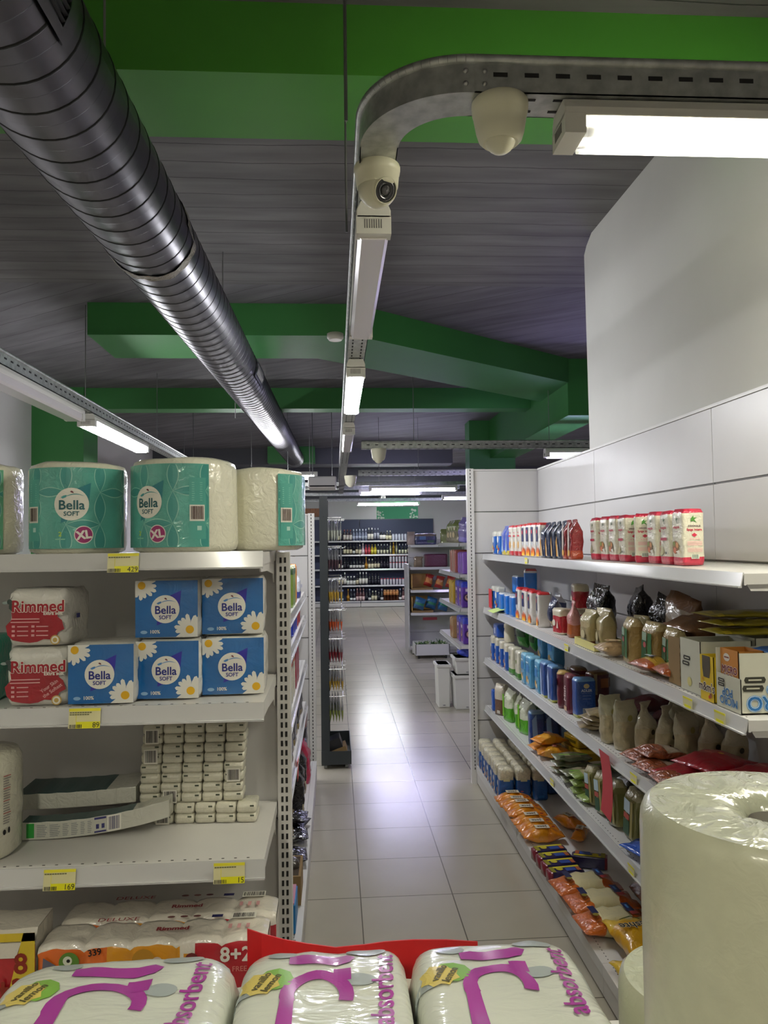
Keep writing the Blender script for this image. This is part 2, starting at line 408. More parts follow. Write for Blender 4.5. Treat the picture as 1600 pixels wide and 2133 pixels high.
mb = MB(); mb.box(-1.2, -.35, 13.9, 14.2, 3.16, CEIL, GREEN_B); beam(8, mb)
mb = MB(); mb.box(XL, XR, 17.9, 18.4, 2.98, CEIL, DARKB); beam(9, mb)
mb = MB(); mb.box(XL, XR, 20.4, YF - .002, 2.84, CEIL, DARKB); beam(10, mb)

# ------------------------------------------------------------------ cable trays
TZ = 2.633
def tray_run(name, axis, c, a0, a1, slot_from, slot_to, label, z=TZ, w=.09, h=.08, mt=GALV, step=.07, cat='cable tray'):
    root = empty(name, (c, a0, z) if axis == 'y' else (a0, c, z))
    L = a1 - a0
    def bx(m_, u0, u1, v0, v1, z0, z1, mm):       # u along the run, v across
        if axis == 'y': m_.box(v0, v1, u0, u1, z0, z1, mm)
        else: m_.box(u0, u1, v0, v1, z0, z1, mm)
    b = MB(); bx(b, 0, L, -w / 2, w / 2, 0, .0025, mt)
    k = slot_from
    while k < slot_to:
        bx(b, k - a0, k - a0 + .028, -w * .28, -w * .28 + .007, -.0012, 0, SLOT); bx(b, k - a0, k - a0 + .028, w * .2, w * .2 + .007, -.0012, 0, SLOT)
        k += step
    b.build('tray_bottom', root)
    for sgn in (-1, 1):
        b = MB(); v = sgn * w / 2
        bx(b, 0, L, v, v - sgn * .0025, 0, h - .012, mt)
        # curled lip
        if axis == 'y': b.cyl((v, 0, h - .010), (v, L, h - .010), .010, mt, 8)
        else: b.cyl((0, v, h - .010), (L, v, h - .010), .010, mt, 8)
        k = slot_from
        while k < slot_to:
            vv = (v + sgn * .0012, v)
            bx(b, k - a0, k - a0 + .030, min(vv), max(vv), h * .42, h * .42 + .009, SLOT)
            k += step
        b.build('tray_side', root)
    tag(root, label, cat)
    return root
XC = .113; YC = 1.591; RB = .185
tray_run('cable_tray', 'x', YC, XC + RB, 2.6, XC + RB + .04, 1.2, 'galvanised slotted cable tray crossing above the bright near strip light', step=.066)
tray_run('cable_tray', 'y', XC, YC + RB, 6.05, 2.05, 6.0, 'long galvanised cable tray carrying the strip lights over the aisle', step=.06)
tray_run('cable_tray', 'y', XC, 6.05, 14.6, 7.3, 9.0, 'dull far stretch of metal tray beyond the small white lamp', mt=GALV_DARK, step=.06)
tray_run('cable_tray', 'y', -1.725, -1.0, 12.0, 2.5, 9.5, 'galvanised cable tray running along the left wall over its strip lights', step=.08)
# bend
def bend():
    root = empty('cable_tray_bend', (XC + RB, YC + RB, TZ)); w = .09; h = .08
    def arc(r, a): return (-r * math.cos(a), -r * math.sin(a))
    b = MB(); b.surf(lambda u, v: Vector((*arc(RB - w / 2 + w * v, u * math.pi / 2), 0)), 20, 1, GALV); b.build('tray_bottom', root)
    for r in (RB - w / 2, RB + w / 2):
        b = MB(); b.surf(lambda u, v: Vector((*arc(r, u * math.pi / 2), v * (h - .012))), 20, 1, GALV)
        pts = [Vector((*arc(r, i / 20 * math.pi / 2), h - .010)) for i in range(21)]; b.tube(pts, .010, GALV, 8); b.build('tray_side', root)
    for dx in (-.018, .022):
        for z in (.018, .045):
            b = MB(); T = Matrix.Translation((dx, -RB - w / 2, z)) @ Matrix.Rotation(math.pi / 2, 4, 'X')
            b.lathe([(.0055, -.001), (.0055, .002), (.003, .0045), (0.0001, .005)], mat('#b9bab8', .3, .9), 10, T); b.build('screw', root)
    tag(root, 'smooth quarter-circle galvanised tray bend with four screws at its joint', 'cable tray')
bend()
for y, x0, x1, z, lab in ((7.65, .27, 3.9, TZ, 'slotted tray crossing to the violet lamp with the far dome camera under it'),
                          (10.7, .33, 2.1, TZ, 'second crossing tray behind, just above the purple-lit ceiling patch'),):
    tray_run('cable_tray', 'x', y, x0, x1, x0 + .05, x1, lab, step=.085)
for k, (y, x0, x1) in enumerate(((12.6, -.6, 2.6), (13.5, -.6, 2.2), (15.2, -1.6, 2.8), (17.3, -1.8, 2.4))):
    mb = MB(); mb.box(x0, x1, y - .05, y + .05, TZ + .0, TZ + .06, GALV)
    tag(mb.build('cable_tray'), 'thin far ceiling tray, %s of four parallel ones toward the drinks wall' % ORD[k + 1], 'cable tray', 'far parallel ceiling trays')
ROD = mat('#8c8d8b', .4, .7)
rods = [(.035, 1.72, 'beside the tray bend'), (.045, 2.35, 'left of the near dome camera'), (.165, 4.1, 'above the lit middle lamp'), (-1.79, 5.65, 'on the left tray near the lit lamp'),
        (-1.79, 7.9, 'on the left tray under the third green beam'), (-1.79, 9.9, 'on the left tray past the green column'), (-.75, 5.9, 'behind the round duct'), (2.16, 7.6, 'in front of the green corner'),
        (.80, 7.7, 'over the far crossing tray'), (2.95, 7.7, 'right of the green bulkhead'), (1.17, 10.7, 'on the second crossing tray'), (.62, 10.7, 'at the start of the second crossing tray'), (-1.1, 10.3, 'in the far left dark ceiling'), (-.62, 10.3, 'near the end of the duct'), (-.35, 10.9, 'just past the duct end')]
for x, y, w in rods:
    mb = MB(); mb.cyl((0, 0, 0), (0, 0, CEIL - TZ - .03), .0035, ROD, 6); tag(mb.build('hanging_rod', loc=(x, y, TZ + .03)), 'thin metal hanging rod ' + w, 'rod', 'threaded rods that hang the cable trays')

# ------------------------------------------------------------------ strip lights
def strip_light(axis, c, a0, L, lit, col, label, z=TZ, w=.085, strength=TUBE, tubes=False, skirt=False):
    """housing under a tray; lit ones glow through the diffuser"""
    root = empty('strip_light', (c, a0 + L / 2, z) if axis == 'y' else (a0 + L / 2, c, z), 0 if axis == 'y' else -math.pi / 2)
    h = .10
    b = MB()
    # trapezoid housing, upper part
    prof = [(-w * .42, -.004), (-w * .55, -.03), (-w * .55, -.052), (w * .55, -.052), (w * .55, -.03), (w * .42, -.004)]
    n = len(prof); vs = [(x, y, zz) for y in (-L / 2, L / 2) for x, zz in prof]
    b.add(vs, [tuple(range(n)), tuple(range(n, 2 * n))[::-1]] + [(i, n + i, n + (i + 1) % n, (i + 1) % n) for i in range(n)], HOUSING); b.build('housing', root, bevel=.003)
    for s_ in (-1, 1):
        b = MB(); y0 = s_ * L / 2; b.box(-w * .56, w * .56, y0, y0 - s_ * .045, -h * .95, -.045, HOUSING)
        for i in range(8): b.box(-w * .3 + i * w * .075, -w * .3 + i * w * .075 + .003, y0, y0 + s_ * .001, -h * .8, -h * .55, PANEL_DARK)
        b.build('end_cap', root, bevel=.006)
    if tubes:
        for s_ in (-1, 1):
            b = MB(); x = s_ * w * .27
            b.cyl((x, -L / 2 + .07, -.078), (x, L / 2 - .07, -.078), .0145, mat(col, emit=strength), 14); tb = b.build('tube', root)
            for q in (-1, 1):
                b = MB(); b.cyl((x, q * (L / 2 - .07), -.078), (x, q * (L / 2 - .045), -.078), .013, mat('#b9b9bd', .35, .6), 12); b.build('tube_cap', tb)
        b = MB(); pf = [(-w * .55, -.055), (-w * .5, -.095), (-w * .3, -.103), (w * .3, -.103), (w * .5, -.095), (w * .55, -.055)]
        b.surf(lambda u, v: Vector((pf[round(u * 5)][0], -L / 2 + .05 + (L - .1) * v, pf[round(u * 5)][1])), 5, 1, mat('#eef0f0', .25, alpha=.22), smooth=False)
        b.build('diffuser', root)
    else:
        m = mat(col, emit=strength) if lit else DIFF_OFF
        b = MB(); pf = [(-w * .52, -.05), (-w * .5, -.088), (-w * .38, -.1), (w * .38, -.1), (w * .5, -.088), (w * .52, -.05)]
        b.add([(x, y, zz) for y in (-L / 2 + .03, L / 2 - .03) for x, zz in pf], [tuple(range(6)), tuple(range(6, 12))[::-1]] + [(i, 6 + i, 6 + (i + 1) % 6, (i + 1) % 6) for i in range(6)], m)
        b.build('diffuser', root)
    if skirt:
        for s_ in (-1, 1):
            b = MB(); b.box(s_ * w * .6, s_ * (w * .6 + .003), -L / 2, L / 2, -.135, -.02, HOUSING); b.build('added_light_shield', root)  # added side plates, keep the fill lamps from lighting beam fronts and ceiling
    b = MB(); b.cyl((0, 0, -.004), (0, 0, CEIL - z), .004, ROD, 6); b.build('hanging_rod', root) if skirt else None
    tag(root, label, 'strip light')
    return root
strip_light('x', YC, .487, 1.27, True, LAMP_NEAR, 'bright twin-tube strip light under the tray beside the rear dome camera', strength=TUBE * 2.2, tubes=True).scale = (1, 1, .86)
strip_light('y', XC, 2.05, 1.09, False, None, 'unlit white strip light under the aisle tray just past the near dome camera')
strip_light('y', XC, 3.85, 1.14, True, LAMP_MID, 'glowing middle strip light under the aisle tray', strength=TUBE * 1.3)
strip_light('y', XC, 5.89, 1.20, False, None, 'unlit far strip light under the aisle tray past the glowing one')
strip_light('y', -1.725, 3.72, 1.53, False, None, 'unlit dusty strip light on the left wall tray', w=.11)
strip_light('y', -1.725, 2.05, 1.53, False, None, 'unlit strip light at the near end of the left wall tray', w=.11)
strip_light('y', -1.725, 5.46, 1.57, True, LAMP_MID, 'glowing strip light on the left wall tray', w=.11, strength=TUBE * 1.7)
strip_light('x', 7.64, 2.12, 1.27, True, LAMP_VIOLET, 'violet strip light by the white partition wall', strength=TUBE * 1.8)
strip_light('x', 10.0, -1.45, 1.23, True, LAMP_MID, 'short far lamp showing left of the display stand', strength=TUBE * 1.8)
strip_light('x', 12.55, .56, 1.45, True, LAMP_FAR, 'widest and nearest glowing lamp toward the drinks wall', strength=TUBE * .9)
strip_light('x', 13.45, .42, 1.10, True, LAMP_FAR, 'thinner glowing lamp just under the widest far lamp', strength=TUBE * .8)
strip_light('x', 15.15, 2.12, 1.3, True, LAMP_FAR, 'far glowing lamp cut off by the white shelf upright')
strip_light('x', 17.25, .48, 1.42, True, LAMP_MID, 'lowest far glowing lamp above the green hanging sign', strength=TUBE * 2.2)
# unseen fill lamps added to brighten the shop, some behind the viewer
for k, (ax, c, a0, L, w_, s_) in enumerate((('y', -.6, -1.6, 1.5, 'left behind the viewer', 1.35), ('y', 1.0, -1.9, 1.5, 'right behind the viewer', .8), ('y', -2.5, -.6, 1.5, 'far left near the wall', 1.0),
                         ('y', 3.6, 5.0, 1.5, 'behind the white partition wall', 1.0), ('y', 4.0, 10.5, 1.5, 'in the far right hall', 1.0), ('y', -2.3, 11.2, 1.5, 'in the far left hall', 1.0), ('y', 1.2, 19.0, 1.2, 'close to the drinks wall', .7), ('y', 3.4, 15.0, 1.5, 'in the far right corner', 1.0))):
    strip_light(ax, c, a0, L, True, LAMP_NEAR if k < 3 else LAMP_MID, 'added fill light out of view ' + w_, z=TZ + .25, strength=TUBE * s_, skirt=True)

# ------------------------------------------------------------------ round duct
def duct():
    r = .15; p0 = Vector((-.636, .3, CAM_H + 1.009)); d = Vector((-.004, 1, .036)).normalized(); L = 13.3
    sx = Vector((1, 0, 0)); sz = sx.cross(d).normalized(); sx = d.cross(sz)
    root = empty('air_duct', p0); pitch = .112
    M1 = mat('#5c5a5e', .33, .92, vary=.14, vscale=7, bump=.05, bscale=7); M2 = mat('#121212', .5, .3); M3 = mat('#2a292b', .4, .7)
    def P(a, l, rr): return sx * math.cos(a) * rr + sz * math.sin(a) * rr + d * l
    b = MB(); na = 40; nt = int((L - .6) / pitch); rows = []; ms = []
    for k in range(nt):
        for f, rr, m in ((0, r, M2), (.03, r + .0018, M2), (.06, r + .0018, M1), (.09, r, M1), (.48, r + .0006, M3), (.51, r, M1)):
            rows.append((k + f, rr)); ms.append(m)
    for j in range(len(rows) - 1):
        vs = [P(2 * math.pi * i / na, (rows[q][0] + i / na) * pitch, rows[q][1]) for q in (j, j + 1) for i in range(na + 1)]
        b.add(vs, [(i, na + 1 + i, na + 2 + i, i + 1) for i in range(na)], ms[j], True)
    b.build('duct_body', root)
    b = MB(); b.surf(lambda u, v: P(2 * math.pi * u, L - .66 + v * .6, r + .004), 40, 3, M1, wrap=True)
    b.surf(lambda u, v: P(2 * math.pi * u, L - .06, (r + .004) * (1 - v * .98)), 40, 1, M1, wrap=True); b.build('end_sleeve', root)
    b = MB()     # patched joint
    b.surf(lambda u, v: P(2 * math.pi * u, 2.33 + v * .05 + .006 * math.sin(u * 40) + u * pitch, r + .004 + .002 * math.sin(u * 90 + v * 9)), 60, 3, mat('#8b8576', .5, .5, bump=.8, bscale=60), wrap=True); b.build('sealed_joint', root)
    for l0, l1, a0, a1 in ((.55, 1.18, -.62, .12), (4.75, 5.25, -.5, .2)):
        b = MB(); g = r + .007
        def strip(u0, u1, q0, q1, rr, m, b=b): b.surf(lambda u, v: P(u0 + (u1 - u0) * u, q0 + (q1 - q0) * v, rr), 6, 4, m)
        strip(a0, a1, l0, l0 + .04, g + .004, M1); strip(a0, a1, l1 - .04, l1, g + .004, M1); strip(a0, a0 + .12, l0, l1, g + .004, M1); strip(a1 - .12, a1, l0, l1, g + .004, M1)
        strip(a0, a1, l0, l1, r + .003, BLACKPL)
        v = b.build('vent_grille', root)
        b = MB()
        for i in range(6):
            a = a0 + .16 + (a1 - a0 - .32) * i / 5
            b.surf(lambda u, v_: P(a + .03 * u, l0 + .04 + (l1 - l0 - .08) * v_, g - .002 + .006 * u), 1, 3, mat('#242325', .4, .6))
        b.build('slats', v)
    for l in (1.9, 4.3, 7.4, 11.0):
        b = MB(); b.cyl(P(math.pi / 2, l, r), Vector((P(math.pi / 2, l, r).x, P(math.pi / 2, l, r).y, CEIL - p0.z)), .004, ROD, 6); b.build('hanger', root)
    tag(root, 'dark spiral-seamed round metal air duct running along the ceiling', 'air duct')
duct()

# ------------------------------------------------------------------ dome cameras
IV = mat('#dedbc0', .35); 
def dome(loc, rz, tilt, label, lens=True, s=1.0):
    root = empty('dome_camera', loc, rz); root.scale = (s,) * 3
    if lens:
        b = MB(); b.lathe([(.056, 0), (.0575, -.004), (.0575, -.010), (.0555, -.022), (.0545, -.0225), (.0515, -.052), (.047, -.056)], IV, 36)
        b.box(-.045, -.042, -.046, -.028, -.010, .0005, SLOT); b.build('mount_base', root)
        nrm = Vector(tilt).normalized(); T = Matrix.Translation((0, 0, -.053)) @ Vector((0, 0, -1)).rotation_difference(nrm).to_matrix().to_4x4()
        R_ = .0492; prof = [(R_ * math.cos(a), R_ * math.sin(a)) for a in [-.90 + i * (2.3 / 14) for i in range(15)]]
        b = MB(); b.lathe([(.030, prof[0][1] + .002)] + prof, IV, 36, T); eye = b.build('eyeball', root)
        z0 = prof[0][1]
        b = MB(); b.lathe([(.031, z0 + .003), (.0315, z0 - .003), (.0300, z0 - .0045), (.0285, z0 - .003), (.0285, z0)], IV, 36, T); b.build('bezel', eye)
        b = MB(); DK = mat('#2e2d30', .22, coat=.6); b.lathe([(.0288, z0 - .001), (.0285, z0 - .0025), (.0150, z0 - .003), (.0140, z0 - .001), (.0118, z0 - .001), (.0110, z0 - .0035), (.0001, z0 - .006)], [DK, DK, DK, BLACKPL, BLACKPL, mat('#4a494b', .12, coat=1)], 36, T); b.build('lens', eye)
    else:
        b = MB(); b.lathe([(.0545, 0), (.0575, -.004), (.0575, -.012), (.0560, -.026), (.0552, -.0265), (.049, -.062), (.044, -.078), (.036, -.086)], IV, 36)
        b.box(.040, .043, -.046, -.028, -.010, .0005, SLOT); b.build('mount_base', root)
        b = MB(); lumps(b, 0, .002, -.076, .032, IV, n=24, k=12, amp=0); b.build('eyeball', root)
    tag(root, label, 'security camera')
dome((XC, 1.872, TZ), 0, (.44, -.72, -.46), 'cream dome security camera with dark lens under the tray bend')
dome((.358, YC - .01, TZ), 2.9, (0, 0, -1), 'cream dome camera turned away, under the tray beside the bright lamp', lens=False, s=1.04)
dome((.44, 7.62, TZ), 2.2, (0, 0, -1), 'small distant dome camera under the crossing slotted tray', lens=False, s=1.35)
dome((.22, 10.68, TZ), 2.2, (0, 0, -1), 'tiny farthest dome camera beside the aisle tray', lens=False, s=1.5)
mb = MB(); mb.lathe([(.03, 0), (.038, .01), (.038, .03), (.03, .034)], mat('#e4e2dc', .4), 20, Matrix.Translation((.01, 3.55, TZ + .01)))
tag(mb.build('junction_puck'), 'small round white junction box beside the tray before the glowing lamp', 'junction box')
# hanging sign, air conditioner
root = empty('hanging_sign', (1.38, 17.0, 2.22)); b = MB(); b.box(-.46, .46, 0, .02, 0, .27, mat('#3fae69', .5)); b.build('board', root)
b = MB(); pm = plane_map(0, 0, 0); rnd = random.Random(4)
for s_ in (-1, 1):
    for i in range(16):
        b.disc(s_ * (.36 + rnd.uniform(-.08, .08)), .02 + rnd.random() ** 1.6 * .19, rnd.uniform(.012, .03), mat('#d3efc8', .6), pm, .002 + i * .0004, 10)
b.build('vegetable_picture', root)
for s_ in (-.4, .4):
    b = MB(); b.cyl((s_, .01, .27), (s_, .01, CEIL - 2.22), .003, ROD, 6); b.build('cord', root)
tag(root, 'green hanging sign with pale vegetable pictures at both ends', 'sign')
root = empty('air_conditioner', (-.15, 9.3, 2.37)); b = MB(); b.box(-.17, .17, 0, .5, 0, .14, mat('#dddbd6', .4)); b.build('casing', root, bevel=.015)
b = MB(); b.box(-.15, .15, -.003, .0, .012, .03, SLOT); b.build('air_outlet', root)
for s_ in (-.12, .12):
    b = MB(); b.cyl((s_, .25, .14), (s_, .25, CEIL - 2.37), .004, ROD, 6); b.build('hanger', root)
tag(root, 'white boxy air conditioner hung above the dark display post', 'air conditioner')
# ------------------------------------------------------------------ shelving fixtures
PERF = mat('#4a4844', .8)
def shelving(loc, rz, L, H, shelves, label, base=None, pitch=.295, up=(1, 1), back=True, M=WHITE_METAL, PM=PANEL, group=None, rail=(0, None), name='shelving_unit', slotp=.025, rows=1, upw=.05, perf=True, br=(0, 0)):
    """local: length +x, front -y, back panel at y=0. shelves: (z, depth)"""
    root = empty(name, loc, rz)
    if back:
        b = MB(); z = base[0] if base else .05; k = 0
        zz = H
        while zz > .08:
            z0 = max(.06, zz - pitch + .006)
            b.box(.002, L - .002, -.004, .012, z0, zz - .002, PM)
            b.box(.002, L - .002, .002, .012, z0 - .006, z0, PANEL_DARK)
            zz -= pitch
        b.box(0, L, -.008, .014, H, H + .012, M)
        b.build('back_panel', root)
    for s_, on in ((0, up[0]), (1, up[1])):
        if not on: continue
        b = MB(); x0 = -upw if s_ == 0 else L
        b.box(x0, x0 + upw, -.028, .02, 0, H + .015, M)
        z = .1
        while z < H:
            for r in range(rows):
                xc = x0 + upw * (r + 1) / (rows + 1)
                b.box(xc - .003, xc + .003, -.0286, -.028, z, z + .015, SLOT)
            z += slotp
        b.build('upright', root)
    r0, r1 = rail[0], (L if rail[1] is None else rail[1])
    for z, d in shelves:
        b = MB(); b.box(.003, L - .003, -d + .006, -.009, z - .028, z, M)
        b.box(.003, L - .003, -d, -d + .006, z - .030, z, M)
        if perf:
            x = .03
            while x < L - .02:
                b.box(x, x + .006, -d + .016, -d + .019, z, z + .0006, PERF); x += .028
        sh = b.build('shelf', root)
        b = MB(); b.add([(r0, -d - .004, z + .003), (r1, -d - .004, z + .003), (r1, -d - .012, z - .033), (r0, -d - .012, z - .033),
                         (r0, -d - .001, z + .003), (r1, -d - .001, z + .003), (r1, -d - .009, z - .033), (r0, -d - .009, z - .033)],
                        [(3,2,1,0), (4,5,6,7), (0,1,5,4), (2,3,7,6), (0,4,7,3), (1,2,6,5)], RAIL)
        b.box(r0, r1, -d - .018, -d - .008, z - .036, z - .032, RAIL)
        b.build('price_rail', sh)
        for x in [q for q, on in zip((.006, L - .010), br) if on]:
            b = MB(); pr = [(-.008, z - .028), (-d + .01, z - .028), (-d + .02, z - .045), (-d * .55, z - .048), (-.05, z - .062), (-.03, z - .085), (-.008, z - .09)]
            n = len(pr); b.add([(xx, y, q) for xx in (x, x + .003) for y, q in pr], [tuple(range(n)), tuple(range(n, 2 * n))[::-1]] + [(i, n + i, n + (i + 1) % n, (i + 1) % n) for i in range(n)], M)
            b.build('bracket', sh)
    if base:
        z, d = base
        b = MB(); b.box(.001, L - .001, -d + .012, -.009, z - .02, z, M); b.box(.001, L - .001, -d, -d + .012, z - .045, z, M)
        x = .03
        while x < L - .02 and perf:
            b.box(x, x + .006, -d + .03, -d + .033, z, z + .0006, PERF); x += .022
        bs = b.build('base_shelf', root)
        b = MB(); b.box(.001, L - .001, -d + .004, -d + .018, .012, z - .045, mat('#c9c6c0', .4)); b.box(.001, L - .001, -d + .02, -d + .03, 0, .02, SLOT)
        b.build('kick_plate', root)
    tag(root, label, 'shelving', group)
    return root
RX, RB_, RF = 1.457, .407, 1.05
S1, S2, S3, S4, S5 = 1.610, 1.235, .882, .548, .130
RS = [(S1, .407), (S2, .407), (S3, .407), (S4, .407)]
shelving((RX, 5.424, 0), -math.pi / 2, 1.199, 2.205, RS, 'farthest bay of the white right-hand shelving, against the corner', base=(.13, .485), up=(0, 0))
shelving((RX, 4.225, 0), -math.pi / 2, 1.355, 2.205, RS, 'middle bay of the white right-hand shelving holding the red and white packs', base=(.13, .485), up=(0, 0))
shelving((RX, 2.87, 0), -math.pi / 2, .945, 2.205, RS, 'nearest bay of the white right-hand shelving with the popcorn cartons', base=(.13, .485), up=(0, 0), br=(0, 1))
shelving((.988, 5.455, 0), 0, .480, 2.205, [], 'white slotted end panel closing the right-hand shelves', up=(1, 0), name='end_panel', upw=.048)
shelving((1.50, 5.5, 0), math.pi, .55, 2.2, [(1.60, .3)], 'back side of the end panel beyond the right-hand shelves', up=(0, 0), name='end_panel') if False else None
# left end bay facing the viewer
LX1 = -.163
LB = 2.17
shelving((-1.30, LB, 0), 0, 1.30 + LX1, 1.665, [(1.684, .41), (1.345, .41), (.999, .41), (.612, .41)], 'near white end shelving with paper goods and yellow price tags', base=(.16, .41), pitch=.36, up=(0, 1), rail=(0, 1.30 + LX1 - .0), rows=2, upw=.036, br=(0, 1))
# aisle side behind it
LSH = [(1.362, .38), (1.197, .38), (.885, .38), (.596, .38)]
for k, (y, l) in enumerate(((2.235, 1.08), (3.315, 1.08), (4.395, 1.08))):
    shelving((-.60, y, 0), math.pi / 2, l, 1.66, LSH, ('near', 'middle', 'far')[k] + ' bay of the left aisle shelving seen edge-on behind the end bay', base=(.18, .455), up=(0, 0), pitch=.36)
shelving((-.66, 5.62, 0), 0, .464, 1.905, [], 'white slotted panel left of the dark display post', up=(0, 1), name='end_panel', upw=.046)
root = empty('wooden_ledge', (-.50, 8.6, 2.0)); b = MB(); b.box(0, .36, 0, .2, 0, .09, mat('#7a5238', .6, vary=.3, vscale=18, stretch=(6, 1, 1))); b.build('board', root)
for x in (.02,):
    b = MB(); b.box(x, x + .03, .05, .09, -2.0, 0, mat('#6a4a35', .6)); b.build('post', root)
tag(root, 'brown wooden ledge just above the white slotted panel', 'ledge')

# price tags
YEL = mat('#e8de2f', .5); YELB = mat('#e9e413', .45); TAGP = mat('#dcd6a4', .5)
def price_tag(x, z, num, label, rows=1):
    y = LB - .41 - .0135
    root = empty('price_tag', (x, y, z - .019)); w, h = .068, .042
    pm = lambda u, v, q: Vector((u, -.0045 - q + (v - h / 2) * .18 + .002, v - h / 2))
    b = MB(); b.add([pm(-w/2, 0, 0), pm(w/2, 0, 0), pm(w/2, h, 0), pm(-w/2, h, 0), pm(-w/2, 0, -.0008), pm(w/2, 0, -.0008), pm(w/2, h, -.0008), pm(-w/2, h, -.0008)], [(0,1,2,3), (7,6,5,4), (0,4,5,1), (1,5,6,2), (2,6,7,3), (3,7,4,0)], TAGP)
    b.rect(-w/2, w/2, h - .006, h, YEL, pm, .0003); b.rect(-.018, .034, 0, .014, YELB, pm, .0003); b.rect(-.0185, -.0175, .014, h - .006, YEL, pm, .0003)
    b.build('card', root)
    b = MB(); rnd = random.Random(len(label)); u = -w/2 + .002
    while u < -.006:
        q = rnd.choice((.0005, .001, .0015)); b.rect(u, u + q, .001, .0085, INK, pm, .0006); u += q + rnd.choice((.0006, .0011))
    b.build('barcode', root)
    b = MB(); b.text(num, .0155, w/2 - .001, .007, INK, pm, .0007, align='RIGHT'); b.build('price_number', root)
    b = MB(); u = -w/2 + .002
    for i in range(9): b.rect(u, u + .0045, h - .0098, h - .0075, mat('#6b6a3a', .6), pm, .0006); u += .0053
    if rows > 1:
        u = -w/2 + .002
        for i in range(8): b.rect(u, u + .0045, h - .014, h - .0118, mat('#6b6a3a', .6), pm, .0006); u += .0053
    b.build('small_print', root)
    return tag(root, label, 'price tag')
def txl(px, z): return at(px, 1133 + (CAM_H - z) * FPX / 1.75, 1.75).x
price_tag(txl(258, 1.68), 1.684, '429', 'yellow price tag reading 429 on the top left shelf edge')
price_tag(txl(178, 1.345), 1.345, '89', 'yellow price tag reading 89 on the second left shelf edge', 2)
price_tag(txl(126, .999), .999, '169', 'yellow price tag reading 169 on the third left shelf edge')
price_tag(txl(478, .999), .999, '15', 'yellow price tag reading 15 at the right of the third left shelf edge')
# tags on the right rails
def side_tag(px, z, label):
    X = RF - .0145; y = y_for(px, X, z)
    root = empty('price_tag', (X, y, z - .02)); b = MB()
    b.box(-.0008, 0, -.03, .03, -.018, .018, TAGP); b.box(-.0012, -.0008, -.02, .02, -.018, -.004, YELB); b.box(-.0012, -.0008, -.03, .03, .012, .018, YEL); b.build('card', root)
    return tag(root, label, 'price tag')
side_tag(1433, S2, 'yellow price tag below the yellow candy carton'); side_tag(1500, S2, 'yellow price tag nearest the end of the popcorn shelf rail')
side_tag(1180, S2, 'pale price tag on the second right shelf, below the black bags'); side_tag(1096, S1, 'small yellow price tag on the top right shelf edge')
side_tag(1320, S3, 'pale price tag on the third right shelf, right of the red card')
side_tag(1150, S4, 'price tag on the fourth right shelf near the orange bags'); side_tag(1315, S4, 'price tag on the fourth right shelf beside the near white roll')
b = MB(); y = y_for(1262, RF - .02, .9); b.surf(lambda u, v: Vector((-.002 + .012 * math.sin(v * 3), .055 - .11 * u, -.235 * v - .012 * u * v)), 3, 8, mat('#c8434c', .6))
b.surf(lambda u, v: Vector((-.003 + .012 * math.sin(v * 3), .055 - .11 * u, -.235 * v - .012 * u * v)), 3, 8, mat('#c8434c', .6))
tag(b.build('red_card', loc=(RF - .025, y, S3 + .003)), 'plain red card hanging from the third right shelf', 'card')
b = MB(); y = y_for(1028, RF - .02, 1.27); b.surf(lambda u, v: Vector((.06 - .10 * v, .09 - .18 * u, .012 - .02 * v * v)), 4, 5, mat('#cfe58a', .6)); b.surf(lambda u, v: Vector((.06 - .10 * v, .09 - .18 * u, .011 - .02 * v * v)), 4, 5, mat('#cfe58a', .6))
tag(b.build('green_card', loc=(RF - .0, y, S2 + .012)), 'pale green card lying over the second right shelf edge', 'card')
b = MB(); y = y_for(1016, RF, 1.3); b.box(-.002, .0, -.05, .05, 0, .13, mat('#d2343f', .6)); tag(b.build('red_card', loc=(RF + .02, y, S2 + .006)), 'small red card standing at the far end of the second right shelf', 'card')

